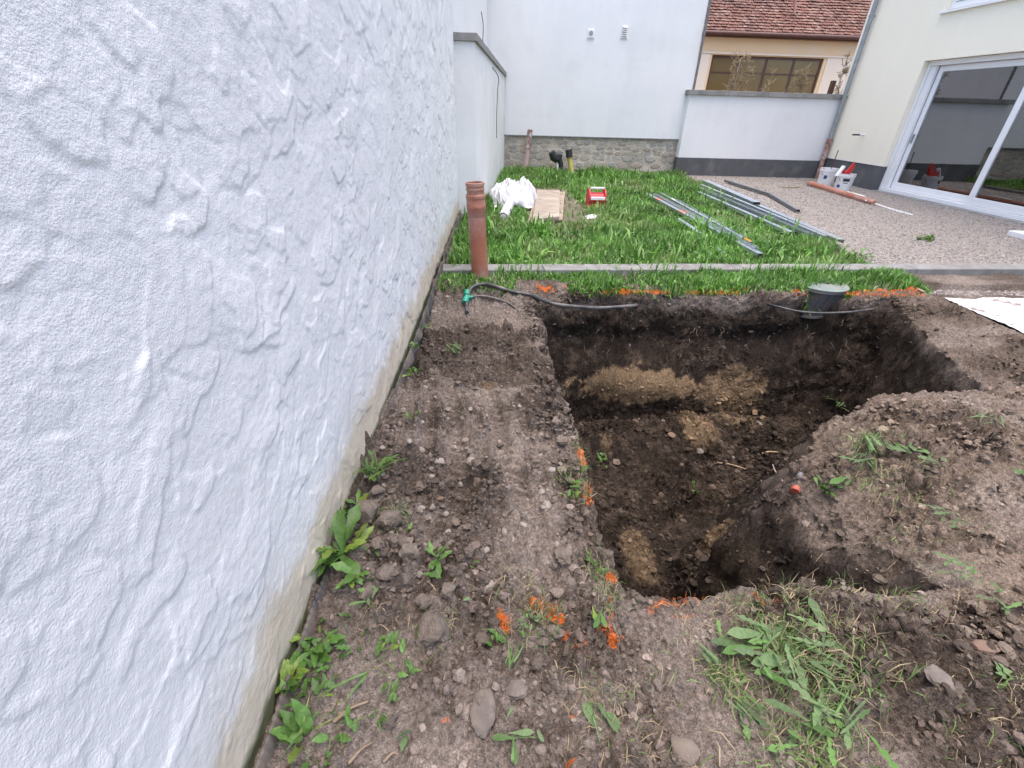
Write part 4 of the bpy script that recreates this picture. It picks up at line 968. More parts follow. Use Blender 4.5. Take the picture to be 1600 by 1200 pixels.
# --- buckets and tools
def bucket(x, y, r, h, label, rz=0):
    e = empty('bucket', (x, y, 0), label, 'bucket', 'paint buckets by the plinth')
    c = Vector((x, y, .008))
    MB().lathe([(.001, .004), (r*.84, .004), (r*.86, .0), (r*.98, h*.82), (r*1.03, h*.83), (r*1.03, h*.90), (r*1.0, h*.91), (r*1.02, h), (r*.96, h), (r*.82, .012), (.001, .012)], c, 28).build('pail', M['white_plastic'], e, smooth=35)
    n_ = 17; pts = [(c.x+(r*1.05)*math.cos(a), c.y+(r*1.05)*math.sin(a)*.5-.02, c.z+h*.86-.9*r*abs(math.sin(a))) for a in np.linspace(math.pi, 2*math.pi, n_)]
    MB().tube(pts, .004, 6).build('handle', M['dark_steel'], e, smooth=60)
    return e, c
def label_patch(e, c, r, h, a0, a1, z0, z1, mat):
    mb = MB(); n_ = 7
    for zz in (z0, z1):
        for a in np.linspace(a0, a1, n_):
            rr = r*(.86+.12*(zz/(h*.82)))+.0025; mb.v.append((c.x+rr*math.cos(a), c.y+rr*math.sin(a), c.z+zz))
    for i in range(n_-1): mb.f.append((i, i+1, n_+i+1, n_+i))
    mb.build('printed_label', mat, e)
q = G(1314, 298, 0); e, c = bucket(q.x, q.y, .185, .36, 'white plastic bucket with dark printed label, the front one by the plinth')
va = math.atan2(-q.y, -q.x)
label_patch(e, c, .185, .36, va-.20, va+.55, .205, .268, M['print_dark']); label_patch(e, c, .185, .36, va-.12, va+.45, .165, .180, M['print_dark']); label_patch(e, c, .185, .36, va-.75, va-.35, .07, .13, M['print_blue'])
q2 = G(1297, 293, 0); q2 = Vector((q2.x-.02, q2.y+.22, 0)); e2, c2 = bucket(q2.x, q2.y, .19, .40, 'white plastic bucket standing behind the labelled bucket at the plinth')
label_patch(e2, c2, .19, .40, va-.35, va+.05, .17, .25, M['print_blue'])
tl = empty('red_scraper', (c.x, c.y, .2), 'bright red plastic tool sticking out of the front white bucket', 'tool')
MB().extr([(c.x-.10, c.y+.02, .30), (c.x+.06, c.y+.02, .26), (c.x+.14, c.y+.02, .52), (c.x+.09, c.y+.02, .62), (c.x+.03, c.y+.02, .50)], (.02, .05, .0)).build('blade', M['red_cloth'], tl, bevel=.008)
MB().bar((c.x-.03, c.y+.03, .30), (c.x-.11, c.y+.02, .45), .07, .03).build('grip', M['red_cloth'], tl, bevel=.008)
o = MB().bar((c.x-.20, c.y+.05, .30), (c.x-.10, c.y+.06, .52), .10, .03).build('trowel_blade', M['white_plastic'], bevel=.006); tag(o, 'pale plasterer\'s float poking out of the buckets left of the red tool', 'float')
o = MB().tube([(c2.x+.02, c2.y, .05), (c2.x+.05, c2.y-.01, .80)], .010, 8).build('stirring_rod', M['brown_metal'], smooth=60); tag(o, 'thin brown rod standing upright in the back bucket', 'rod')

# --- pipe lying on the gravel, with a white cord running on from it
a, b = G(1265, 287, .05), G(1366, 317, .05)
lp = empty('fallen_pipe', a, 'brown plastic pipe lying on the gravel in front of the buckets', 'pipe')
MB().tube([a, a.lerp(b, .66)], .062, 16).build('pipe_body', M['pvc_brown'], lp, smooth=40)
MB().tube([a.lerp(b, .655), a.lerp(b, 1.0)], [.074, .045], 16).build('socket_end', M['pvc_brown'], lp, smooth=40)
MB().bar(a.lerp(b, .62)+Vector((0, 0, .066)), a.lerp(b, .86)+Vector((0, 0, .062)), .07, .006).build('pale_patch', M['sticker_white'], lp)
o = MB().tube(curve_pts([G(1352, 313, .06), G(1378, 322, .02), G(1400, 329, .02), G(1426, 336, .015)], 6), .014, 8).build('loose_rope', M['white_plastic'], smooth=60); tag(o, 'white rope end trailing over the gravel from the fallen brown pipe', 'rope')
o = MB().tube(curve_pts([G(1216, 291, .02), G(1235, 293, .03), G(1250, 292, .02), G(1249, 290, .03)], 6), .012, 7).build('cut_cable', M['dry_stalk'], smooth=60); tag(o, 'short beige offcut of cable lying on the gravel near the boundary wall', 'cable')
o = MB().bar(G(1210, 335, .02), G(1220, 336, .02), .03, .02).build('wood_scrap', M['brown_frame'], bevel=.003); tag(o, 'small dark wood scrap on the gravel beside the bent profile', 'scrap')

# --- fleece sheet at the right of the pit
u = np.linspace(0, 1, 60); U, V_ = np.meshgrid(u, u, indexing='ij')
c00, c10, c11, c01 = G(1478, 463, -.02), G(1790, 464, -.02), G(1760, 560, -.02), G(1605, 514, -.02)
Xs = (c00.x*(1-U)+c10.x*U)*(1-V_)+(c01.x*(1-U)+c11.x*U)*V_; Ys = (c00.y*(1-U)+c10.y*U)*(1-V_)+(c01.y*(1-U)+c11.y*U)*V_
Xs = Xs+.05*pn(U*4, V_*4, 1)*(U < .5); Ys = Ys+.03*pn(U*5, V_*5, 2)
Zs = np.maximum(H(Xs, Ys), -.085)+.022+.022*np.abs(pn(Xs*2.3, Ys*2.3, 4))+.012*np.abs(pn(Xs*6, Ys*6, 5))
me = npmesh('fleece_sheet', np.stack([Xs, Ys, Zs], -1).reshape(-1, 3), gridfaces(60, 60), True)
tag(add('fleece_sheet', me, None, M['fleece_dirty']), 'flat white fleece sheet splashed with mud at the right edge of the pit', 'sheet')

# --- hoses, wires, valve box
def surf(px, py, lift=.02):
    p = onsoil(px, py); return p+Vector((0, 0, lift))
hs = empty('irrigation_hose', surf(728, 470, 0), 'black irrigation hose with green connector looping along the far edge of the pit', 'hose')
pA = [surf(730, 492, .02), surf(729, 480, .04), surf(731, 470, .05), surf(738, 457, .05), surf(755, 450, .04), surf(775, 452, .03), surf(800, 460, .03), surf(830, 466, .03), GY(862, 474, 4.03), GY(900, 479, 4.05), GY(940, 481, 4.10), GY(985, 478, 4.16), GY(1000, 476, 4.30)]
MB().tube(curve_pts(pA, 6), .017, 10).build('main_hose', M['hose'], hs, smooth=60)
pB = [surf(733, 470, .03), surf(752, 467, .03), surf(775, 470, .02), surf(795, 477, .02), surf(812, 486, -.01)]
MB().tube(curve_pts(pB, 6), .011, 8).build('side_hose', M['hose'], hs, smooth=60)
g0, g1 = surf(727, 479, .035), surf(731, 463, .05); gd = g1-g0
for a_, b_, r_ in ((0, .38, .032), (.40, .62, .022), (.64, 1.0, .032)): MB().tube([g0+gd*a_, g0+gd*b_], r_, 12).build('connector', M['green_plastic'], hs, smooth=40)
MB().tube([g0+gd*.5, g0+gd*.5+Vector((.06, 0, 0))], .018, 10).build('tee_branch', M['green_plastic'], hs, smooth=40)
o = MB().tube(curve_pts([GY(1196, 474, 4.30), GY(1215, 479, 4.10), GY(1245, 486, 4.02), GY(1280, 489, 3.99), GY(1320, 488, 4.02), GY(1350, 485, 4.10), GY(1368, 482, 4.3)], 6), .010, 7).build('pit_wire', M['hose'], smooth=60)
tag(o, 'thin grey pipe sagging across the far pit wall in front of the valve box', 'pipe')
vb = Vector((3.43, 4.53, -.02)); Mv = Matrix(((1, 0, .34), (0, 1, .10), (0, 0, 1)))
ve = empty('valve_box', vb, 'round dark plastic valve box with green lid set in the far edge of the pit', 'valve box')
MB().lathe([(.001, -.29), (.190, -.29), (.198, -.282), (.198, -.265), (.182, -.26), (.240, -.02), (.252, -.015), (.252, .010), (.24, .012)], vb, 36, Mv).build('body', M['box_body'], ve, smooth=35)
MB().lathe([(.252, .012), (.254, .018), (.245, .023), (.10, .026), (.001, .026)], vb, 36, Mv).build('lid', M['box_lid'], ve, smooth=30)
for k in range(9):
    a = rad(200+k*16); d_ = Vector((math.cos(a), math.sin(a), 0))
    MB().bar(vb+Mv @ (d_*.188+Vector((0, 0, -.25))), vb+Mv @ (d_*.240+Vector((0, 0, -.03))), .006, .006, up=tuple(d_)).build('rib', M['box_body'], ve)
# stub of pipe with an orange cap in the tip of the spoil, and a loose white wire
p_ = surf(1252, 742, .0); p2 = surf(1243, 764, .01)
sb = empty('pipe_stub', p_, 'grey pipe stub with a broken orange cap in the tip of the earth tongue', 'pipe')
MB().tube([p_+Vector((.02, .03, -.01)), p2], .017, 12).build('stub', M['dark_steel'], sb, smooth=40)
MB().tube([p2+(p2-p_)*.02, p2+(p2-p_).normalized()*.028], .022, 12).build('cap', M['orange_cap'], sb, smooth=40)
o = MB().tube(curve_pts([surf(1194, 736, .02)+Vector((.05, .03, .05)), surf(1200, 746, .03)+Vector((.03, 0, .03)), surf(1210, 752, .02)+Vector((.02, 0, .02)), surf(1222, 754, .01)], 6), .004, 6).build('white_wire', M['pvc_dusty'], smooth=60)
tag(o, 'bent white wire poking out of the tip of the earth tongue', 'wire')
o = MB().bar(surf(1404, 433, .0)+Vector((-.1, .05, .02)), surf(1442, 459, .02), .03, .012).build('wooden_lath', M['timber'], bevel=.002); tag(o, 'thin pale wooden lath at the end of the grass strip by the fleece sheet', 'lath')

# ================================================================== VEGETATION
def leafmesh(kind, seed):
    """leaf along +x, unit length, 24 to 40 faces, folded along the midrib and drooping"""
    r_ = random.Random(seed); n = 9; mb = MB(); wmax = {'toothed': .085, 'broad': .125, 'narrow': .030, 'oval': .20}[kind]
    droop = r_.uniform(.15, .55); side = r_.uniform(-.12, .12); tw = r_.uniform(-.5, .5)
    for i in range(n+1):
        t = i/n
        if kind == 'oval': w_ = wmax*math.sin(math.pi*min(1, .04+.96*t)**.8)**.8
        elif kind == 'narrow': w_ = wmax*(1-t**2.5)*min(1, .5+t*3)
        else: w_ = wmax*(.16+.84*min(1, t/.62)**1.6)*(1-max(0, (t-.72)/.28)**2.2)
        if kind == 'toothed' and .15 < t < .9: w_ *= (1.25 if i % 2 else .55)
        if i == n: w_ = .004
        z = .30*t-droop*t*t; yc = side*t*t; a = tw*t
        for s_, up in ((-1, .35), (0, 0), (1, .35)):
            dx = -.05 if (kind == 'toothed' and i % 2 and s_) else 0
            up = up+(.45*math.sin(i*2.1+seed+s_) if s_ else 0)
            mb.v.append((t+dx, yc+s_*w_*math.cos(a), z+abs(s_)*w_*up+s_*w_*math.sin(a)))
        if i:
            b = (i-1)*3
            for k in (0, 1): mb.f.append((b+k, b+k+1, b+k+4, b+k+3))
    me = bpy.data.meshes.new('leaf'); me.from_pydata(mb.v, [], mb.f); me.polygons.foreach_set('use_smooth', [True]*len(me.polygons)); return me
LEAF = {}
for kind in ('toothed', 'broad', 'narrow', 'oval'):
    for mk_ in ('leaf', 'leaf_dull', 'leaf_yellow'):
        LEAF[kind, mk_] = []
        for s_ in range(4):
            me = leafmesh(kind, s_*7+len(kind)); me.materials.append(M[mk_]); LEAF[kind, mk_].append(me)
pr = random.Random(21)
def plant(name, px, py, label, kinds, n, ln, mk_='leaf', flat=False, spread=.02, cat='weed', group='weeds', az=None, azs=math.pi, lift=0., pos=None):
    p = pos if pos is not None else onsoil(px, py)
    if pos is not None and p.y < 4.6: p = Vector((p.x, p.y, max(p.z, float(H(p.x, p.y)))))
    e = empty(name, p+Vector((0, 0, lift)), label, cat, group)
    n = n if flat else int(n*1.35)
    for i in range(n):
        k = pr.choice(kinds); m_ = mk_ if pr.random() > .12 else ('leaf_yellow' if mk_ == 'leaf' else 'leaf')
        o = bpy.data.objects.new('leaf', pr.choice(LEAF[k, m_])); COL.objects.link(o); o.parent = e
        a = (pr.uniform(-math.pi, math.pi) if az is None else az+pr.gauss(0, azs)); l_ = ln*(.80 if flat else .88)*pr.uniform(.45, 1.15)
        d_ = spread*math.sqrt(pr.random()); t_ = pr.uniform(0, 6.28)
        if flat: ox, oy, pit = d_*math.cos(t_), d_*math.sin(t_), pr.uniform(-4, 10)
        else: ox, oy, pit = d_*math.cos(t_), d_*math.sin(t_), pr.uniform(8, 52)
        o.location = (ox, oy, .006+.035*pr.random()*(1 if flat else .3)); o.scale = (l_, l_*pr.uniform(.85, 1.2), l_*(.35 if flat else 1.))
        o.rotation_euler = (pr.gauss(0, .35) if flat else pr.gauss(0, .2), -rad(pit), a)
    return e
W = lambda px, py, o_=.07: Vector((wx(G(px, py).y)+o_, G(px, py).y, .0))
plant('wall_weed', 0, 0, 'bushy weed with deeply toothed leaves highest up along the foot of the plaster wall', ['toothed', 'narrow'], 20, .15, pos=G(590, 758), spread=.05)
plant('wall_weed', 0, 0, 'low dark green weed between two larger weeds by the membrane', ['oval', 'broad'], 10, .09, pos=G(556, 808), spread=.05)
plant('dandelion', 0, 0, 'large dandelion rosette with a broad leaf lying against the white wall', ['broad', 'toothed'], 17, .19, pos=G(540, 880), spread=.025)
plant('wall_weed', 0, 0, 'pair of broad bright leaves just below the large dandelion', ['broad'], 7, .12, pos=G(553, 925), spread=.03)
plant('wall_weed', 0, 0, 'upright broad leafed weed at the wall foot halfway down the lower left', ['broad', 'oval'], 9, .11, pos=G(492, 1015), spread=.03)
plant('seedling_patch', 0, 0, 'patch of small oval seedlings right of the broad leafed wall weed', ['oval'], 22, .045, pos=G(520, 1012), spread=.11)
plant('wall_weed', 0, 0, 'yellow green weed leaning its leaf over the membrane onto the wall', ['oval', 'broad'], 9, .09, mk_='leaf_yellow', pos=G(450, 1080), spread=.02)
plant('seedling_patch', 0, 0, 'patch of seedlings beside the yellow green weed low on the left', ['oval', 'toothed'], 26, .05, pos=G(490, 1090), spread=.09)
plant('grass_shoot', 0, 0, 'long single grass shoot lying above the dry twig', ['narrow'], 5, .17, pos=G(577, 1055), az=rad(215), azs=.3, spread=.015, flat=True)
plant('wall_weed', 0, 0, 'lowest weed on the left with a long pointed leaf at the bottom edge', ['broad', 'narrow', 'oval'], 10, .12, pos=G(470, 1150), spread=.04)
plant('seedling_patch', 0, 0, 'narrow patch of seedlings near the bottom edge right of the lowest weed', ['oval', 'narrow'], 16, .05, pos=G(515, 1165), spread=.07)
plant('clover_patch', 0, 0, 'dense round patch of small green leaves left of the rooty clod', ['oval', 'narrow'], 34, .055, pos=G(632, 1020), spread=.085)
plant('small_weed', 0, 0, 'small group of grass like weeds beneath the round leaf patch', ['narrow', 'oval'], 12, .05, pos=G(602, 1115), spread=.06)
plant('single_leaf', 640, 1150, 'single dull oval leaf lying flat near the bottom edge', ['oval'], 2, .06, mk_='leaf_dull', flat=True, spread=.01)
plant('small_weed', 0, 0, 'small bluish weed standing by the membrane where the wall turns beige', ['oval', 'broad'], 9, .075, pos=G(645, 585), spread=.05)
plant('small_weed', 0, 0, 'tiny weed against the membrane above the bluish weed', ['oval'], 6, .06, pos=G(650, 545), spread=.02)
plant('small_weed', 0, 0, 'small weed by the membrane nearest the hose connector', ['oval', 'narrow'], 8, .06, pos=G(665, 512), spread=.04)
plant('small_weed', 0, 0, 'pair of small leaves among stones at the left of the wheel track', ['oval'], 5, .055, pos=G(645, 665), spread=.02)
plant('uprooted_tuft', 706, 548, 'pale uprooted tuft of narrow leaves lying alone on the earth strip', ['narrow', 'toothed'], 18, .16, mk_='leaf_dull', flat=True, az=rad(-65), azs=.35, spread=.05, lift=.02)
plant('uprooted_weed', 683, 872, 'wilting uprooted weed with curled leaves amid the clods', ['broad', 'oval'], 8, .075, mk_='leaf', spread=.03)
plant('single_leaf', 688, 905, 'single bright green leaf standing among clods below the wilting weed', ['oval'], 2, .065, spread=.005)
plant('single_leaf', 640, 832, 'small pointed green leaf beside the big clods', ['oval'], 2, .045, spread=.005)
plant('single_leaf', 588, 858, 'bluish oval leaf lying on a clod right of the dandelion', ['oval'], 2, .05, mk_='leaf_dull', flat=True, spread=.005)
plant('flat_weed', 578, 940, 'flat dull green weed between dandelion and the rooty clod', ['broad', 'oval'], 7, .07, mk_='leaf_dull', flat=True, spread=.03)
plant('pale_leaf', 735, 942, 'pale upturned leaf on the earth near the middle clods', ['oval'], 1, .06, mk_='leaf_dull', flat=True, spread=.0)
plant('edge_tuft', 885, 750, 'green tuft on the left rim of the pit next to orange paint', ['narrow', 'toothed'], 16, .09, pos=None, spread=.06)
plant('edge_tuft', 893, 775, 'small yellow green rosette on the left rim below the green tuft', ['toothed', 'oval'], 9, .06, mk_='leaf_yellow', spread=.03)
plant('small_weed', 742, 885, 'tiny weed alone on the pale pressed earth', ['oval', 'narrow'], 6, .035, spread=.02)
plant('edge_tuft', 935, 890, 'grassy tuft at the near left corner of the pit', ['narrow', 'oval'], 12, .08, mk_='leaf_dull', spread=.05)
plant('flat_weed', 930, 960, 'dark broad leaves lying flat between orange paint marks', ['broad'], 5, .09, flat=True, az=rad(-80), azs=.5, spread=.03)
plant('moss_sod', 840, 985, 'flat sod of tiny pale green leaves beside the orange marks', ['oval', 'narrow'], 46, .028, mk_='leaf_dull', spread=.065)
plant('uprooted_tuft', 798, 1048, 'small uprooted tuft above the rounded pebble', ['narrow'], 8, .09, mk_='leaf_dull', flat=True, az=rad(60), azs=.5, spread=.02)
plant('small_weed', 780, 1005, 'small bright weed left of the pale sod', ['oval', 'toothed'], 8, .045, spread=.03)
plant('uprooted_tuft', 928, 1110, 'long wilted tuft lying at the bottom middle of the picture', ['narrow', 'oval'], 9, .11, mk_='leaf_dull', flat=True, az=rad(-80), azs=.3, spread=.04)
plant('uprooted_tuft', 815, 1160, 'dull broken leaves at the bottom edge left of centre', ['broad', 'oval'], 8, .08, mk_='leaf_dull', flat=True, spread=.06)
plant('loose_leaves', 1085, 1015, 'long toothed leaf lying alone left of the heap of pulled weeds', ['toothed'], 3, .19, mk_='leaf_dull', flat=True, az=rad(-62), azs=.15, spread=.015, lift=.015)
plant('loose_leaves', 1128, 1020, 'upright narrow leaf between the lone toothed leaf and the heap', ['narrow', 'toothed'], 4, .11, mk_='leaf', flat=True, az=rad(85), azs=.15, spread=.02, lift=.01)
plant('loose_leaves', 1140, 1095, 'bundle of narrow leaves hanging down left of the heap of pulled weeds', ['narrow', 'toothed'], 11, .13, mk_='leaf_dull', flat=True, az=rad(-70), azs=.35, spread=.03, lift=.01)
plant('weed_heap', 1262, 1062, 'large heap of pulled weeds with long green leaves in the right foreground', ['toothed', 'broad', 'narrow', 'toothed', 'narrow'], 60, .15, mk_='leaf_dull', flat=True, spread=.18, lift=.02)
plant('weed_heap', 1195, 1030, 'spray of pale green leaves at the upper left of the large weed heap', ['toothed', 'broad'], 12, .16, mk_='leaf_dull', flat=True, az=rad(170), azs=.5, spread=.06, lift=.02)
plant('weed_heap', 1265, 1165, 'group of bright leaves at the bottom edge under the large weed heap', ['broad', 'toothed'], 12, .13, mk_='leaf', flat=True, spread=.07, lift=.015)
plant('tongue_weed', 1352, 690, 'uprooted weed with long roots on top of the earth tongue', ['toothed', 'narrow'], 20, .20, mk_='leaf_dull', flat=True, az=rad(-100), azs=.45, spread=.06, lift=.03)
plant('tongue_weed', 1350, 728, 'second uprooted weed just below the long rooted one on the tongue', ['narrow', 'toothed'], 12, .19, mk_='leaf_dull', flat=True, az=rad(-150), azs=.5, spread=.05, lift=.03)
plant('tongue_weed', 1322, 760, 'single long leaf hanging towards the pit on the tongue', ['broad'], 2, .15, mk_='leaf', flat=True, az=rad(-150), azs=.2, spread=.01, lift=.02)
plant('tongue_weed', 1312, 634, 'bent bunch of leaves at the far rim of the earth tongue', ['narrow', 'toothed'], 16, .20, mk_='leaf_dull', flat=False, spread=.07)
plant('tongue_weed', 1420, 718, 'two broad dull leaves on the middle of the earth tongue', ['broad', 'oval'], 5, .13, mk_='leaf_dull', flat=True, spread=.04, lift=.02)
plant('tongue_weed', 1462, 728, 'few pale leaves right of the two broad leaves', ['oval', 'broad'], 5, .11, mk_='leaf_dull', flat=True, spread=.05, lift=.01)
plant('tongue_weed', 1545, 660, 'small tuft high on the right of the earth tongue', ['narrow'], 10, .14, mk_='leaf_dull', flat=True, az=rad(200), azs=.5, spread=.05, lift=.01)
plant('tongue_weed', 1484, 818, 'flattened fan of leaves on the right slope of the tongue', ['narrow', 'toothed'], 20, .13, mk_='leaf_dull', flat=True, az=rad(195), azs=.5, spread=.07, lift=.015)
plant('tongue_weed', 1503, 898, 'bunch of leaves on the ground at the right end of the pit', ['narrow', 'toothed'], 16, .13, mk_='leaf_dull', flat=True, az=rad(200), azs=.4, spread=.05, lift=.015)
plant('tongue_weed', 1560, 955, 'grey green curled leaves at the far right of the foreground', ['broad', 'toothed'], 8, .11, mk_='leaf_dull', flat=True, spread=.05, lift=.015)
plant('tongue_weed', 1565, 1070, 'small weed at the right edge below the grey green leaves', ['oval', 'narrow'], 7, .07, mk_='leaf_dull', spread=.04)
plant('tongue_weed', 1590, 745, 'bright leaf at the right edge of the picture above the slope fan', ['broad'], 3, .12, flat=True, spread=.03, lift=.01)
plant('tongue_weed', 1290, 765, 'small dark green weed next to the orange pipe cap', ['oval', 'broad'], 7, .08, spread=.04)
plant('tongue_weed', 1490, 600, 'single leaf standing on the skyline of the tongue', ['narrow'], 2, .20, mk_='leaf_dull', spread=.005, az=rad(160), azs=.2)
plant('pit_weed', 1080, 770, 'small green weed on the floor of the pit', ['toothed', 'narrow'], 9, .11, spread=.04)
plant('pit_weed', 1112, 775, 'tiny weed beside the larger one on the pit floor', ['narrow'], 4, .09, spread=.03)
plant('pit_weed', 940, 722, 'dark weed at the left foot of the pit wall', ['oval', 'broad'], 12, .09, spread=.07)
plant('pit_weed', 1183, 705, 'few leaves in the clay at the far side of the pit', ['narrow', 'oval'], 5, .10, mk_='leaf_dull', spread=.03)
plant('gravel_weed', 0, 0, 'small green weed tuft growing in the gravel near the right edge', ['narrow', 'oval'], 22, .13, pos=G(1442, 376), spread=.16)
plant('gravel_weed', 0, 0, 'sparse weed in the gravel beside the ends of the steel channels', ['narrow'], 12, .11, pos=G(1305, 375), spread=.12)
plant('gravel_weed', 0, 0, 'single dandelion at the right end of the lawn on the gravel edge', ['toothed', 'broad'], 12, .20, pos=G(1342, 405), spread=.05)
plant('gravel_weed', 0, 0, 'little weed at the near end of the bent dark profile', ['narrow'], 7, .10, pos=G(1252, 334), spread=.06)

# --- grass as one mass of blades
def blades(x, y, z, ln, wd, col, lean=.5, rng=RG):
    n = len(x); a = rng.uniform(0, 2*math.pi, n); b = rng.uniform(0, 2*math.pi, n)
    dx, dy = np.cos(a), np.sin(a); sx, sy = -dy, dx
    le = np.abs(rng.normal(0, lean, n)); le = np.clip(le, .05, 1.4)
    P = np.stack([x, y, z], -1)
    def at(t, w_, bend):
        c = P+np.stack([dx*ln*t*np.sin(le*bend), dy*ln*t*np.sin(le*bend), ln*t*np.cos(le*bend)], -1)
        s_ = np.stack([sx*w_, sy*w_, 0*w_], -1); return c-s_, c+s_
    a0, a1 = at(0, wd*.5, .4); b0, b1 = at(.55, wd*.55, .7); c0, c1 = at(1., wd*.03, 1.25)
    V = np.stack([a0, a1, b0, b1, c0], 1).reshape(-1, 3)
    k = (np.arange(n)*5)[:, None]; F = np.concatenate([k+np.array([[0, 1, 3]]), k+np.array([[0, 3, 2]]), k+np.array([[2, 3, 4]])])
    return V, F, np.repeat(col, 5, axis=0)
def greens(n, tone):
    base = np.array([(.065, .17, .022), (.11, .26, .036), (.17, .35, .060), (.23, .37, .12)])
    c = base[RG.integers(0, 4, n)]*RG.uniform(.75, 1.2, (n, 1)); return c*tone[:, None]
prt = []
covers = [(.05, .75, 8.1, 9.4, .85), (.55, 1.6, 7.1, 10.6, .93), (1.62, 1.98, 8.2, 8.6, .7)]
N = 95000
x = RG.uniform(-.5, 5.35, N*2); y = 4.97+8.7*RG.uniform(0, 1, N*2)**1.35
k = (x < 4.35+(y-5.2)*.105+.18*pn(y*1.3, .5)+.1*pn(y*5, 1.5)) & (x > np.where(y < 7.75, wx(y)+.09, -.2+(y-7.75)*.095)) & (y < 13.62) & (y > 4.91+.05*(x+.5))
bare = sstep(.28, .5, fbm(x*.9, y*.9, 31, 3)); k &= RG.uniform(0, 1, N*2) > bare*.6
for x0, x1, y0, y1, pr_ in covers: k &= ~((x > x0) & (x < x1) & (y > y0) & (y < y1) & (RG.uniform(0, 1, N*2) < pr_))
x, y = x[k][:N], y[k][:N]; n = len(x)
hh = np.clip(.072+.095*fbm(x*1.1, y*1.1, 40, 3)+.06*np.abs(pn(x*2.7, y*2.7, 44))+.05*sstep(11.5, 13.4, y), .03, .30)
hh = hh*np.where(x > 2.7+(y-5)*.06, .88, 1)
leaf = RG.uniform(0, 1, n) < .42
wd = np.where(leaf, RG.uniform(.012, .026, n), RG.uniform(.004, .009, n)); ln = hh*RG.uniform(.55, 1.5, n)*np.where(leaf, .95, 1.05)
tone = .95+.45*fbm(x*1.2, y*1.2, 50, 4)
gc = greens(n, np.clip(tone, .5, 1.5)); yl = sstep(.15, .5, fbm(x*.9, y*.9, 57, 3))[:, None]*.4; gc = gc*(1-yl)+np.array([.30, .34, .15])*RG.uniform(.7, 1.2, (n, 1))*yl
prt.append(blades(x, y, np.full(n, .0), ln, wd, gc, .7))
# leafy weed clumps standing in the lawn
for q in range(95):
    cx_, cy_ = RG.uniform(-.3, 4.6), 5.0+8.2*RG.uniform()**1.3; m_ = int(RG.integers(14, 40)); sp_r = RG.uniform(.05, .2)
    x = cx_+RG.normal(0, sp_r, m_); y = cy_+RG.normal(0, sp_r, m_); k = (x < 4.3+(y-5.2)*.105) & (x > np.where(y < 7.75, wx(y)+.12, -.1+(y-7.75)*.095)) & (y < 13.5) & (y > 5.02)
    for x0, x1, y0, y1, pr_ in covers: k &= ~((x > x0) & (x < x1) & (y > y0) & (y < y1))
    x, y = x[k], y[k]; m_ = len(x)
    if m_: prt.append(blades(x, y, np.zeros(m_), RG.uniform(.10, .27, m_), RG.uniform(.016, .036, m_), greens(m_, np.full(m_, RG.uniform(.75, 1.35))), .85))
# ragged blades hanging over both edges of the kerb
m_ = 900; x = RG.uniform(-.4, 4.3, m_); sd_ = RG.uniform(0, 1, m_) < .5; y = 4.665+.05*(x+.5)+np.where(sd_, -.01, .215)+RG.normal(0, .012, m_); k = fbm(x*2.5, y*2.5, 66, 2) > -.05; x, y = x[k], y[k]; m_ = len(x)
prt.append(blades(x, y, np.full(m_, .0), RG.uniform(.08, .20, m_), RG.uniform(.005, .014, m_), greens(m_, np.full(m_, 1.)), 1.0))
# strip between kerb and pit
N2 = 15000; x = RG.uniform(-.52, 4.55, N2*2); yk = 4.665+.05*(x+.5); y = yk-.52*RG.uniform(0, 1, N2*2)**1.25
edge = 4.27+.02*pn(x*4, .7); k = (y > edge-.03) & (RG.uniform(0, 1, N2*2) < np.clip(.55+.9*fbm(x*1.6, y*1.6, 60, 2)+.25*sstep(1.5, 2.2, x), .04, 1)) & (x > wx(y)+.06) & ~((np.hypot(x-3.43, y-4.42) < .10))
k &= ~((x > .25) & (x < .75) & (y < 4.52)); k &= (y < 4.36+.32*RG.uniform(0, 1, N2*2)) | (y > 4.40)
x, y = x[k][:N2], y[k][:N2]; n = len(x)
leaf = RG.uniform(0, 1, n) < .4
ln = RG.uniform(.04, .125, n)*np.clip(1+.6*fbm(x*2, y*2, 61, 2), .5, 1.5)*np.where(x < .8, .7, 1); wd = np.where(leaf, RG.uniform(.010, .020, n), RG.uniform(.003, .006, n))
prt.append(blades(x, y, H(x, y), ln, wd, greens(n, np.clip(.9+.3*fbm(x*2, y*2, 62, 2), .6, 1.3)), .75))
V_, F_, C_ = join(prt)
tag(add('lawn_grass', npmesh('lawn_grass', V_, F_, True, C_), None, M['grass']), 'long bright green grass and weeds covering the lawn', kind='stuff')
# thin green and straw coloured blades on the bare ground and along the rims
prt = []
N3 = 2600; x = RG.uniform(-.5, 2.6, N3*3); y = RG.uniform(.45, 1.12, N3*3)
k = RG.uniform(0, 1, N3*3) < np.clip(-.05+1.3*fbm(x*2.4, y*2.4, 70, 2)+.5*np.exp(-((x-1.05)/.35)**2-((y-.75)/.25)**2)+.35*np.exp(-((y-1.0)/.05)**2)*((x > .4) & (x < 1.6)), 0, 1)
x, y = x[k][:N3], y[k][:N3]; n = len(x); st = np.array([.34, .27, .17])*RG.uniform(.6, 1.2, (n, 1)); gr = np.array([.12, .20, .06])*RG.uniform(.6, 1.2, (n, 1))
prt.append(blades(x, y, H(x, y)+.001, RG.uniform(.02, .07, n), RG.uniform(.0012, .0026, n), np.where((RG.uniform(0, 1, n) < .68)[:, None], st, gr), 1.2))
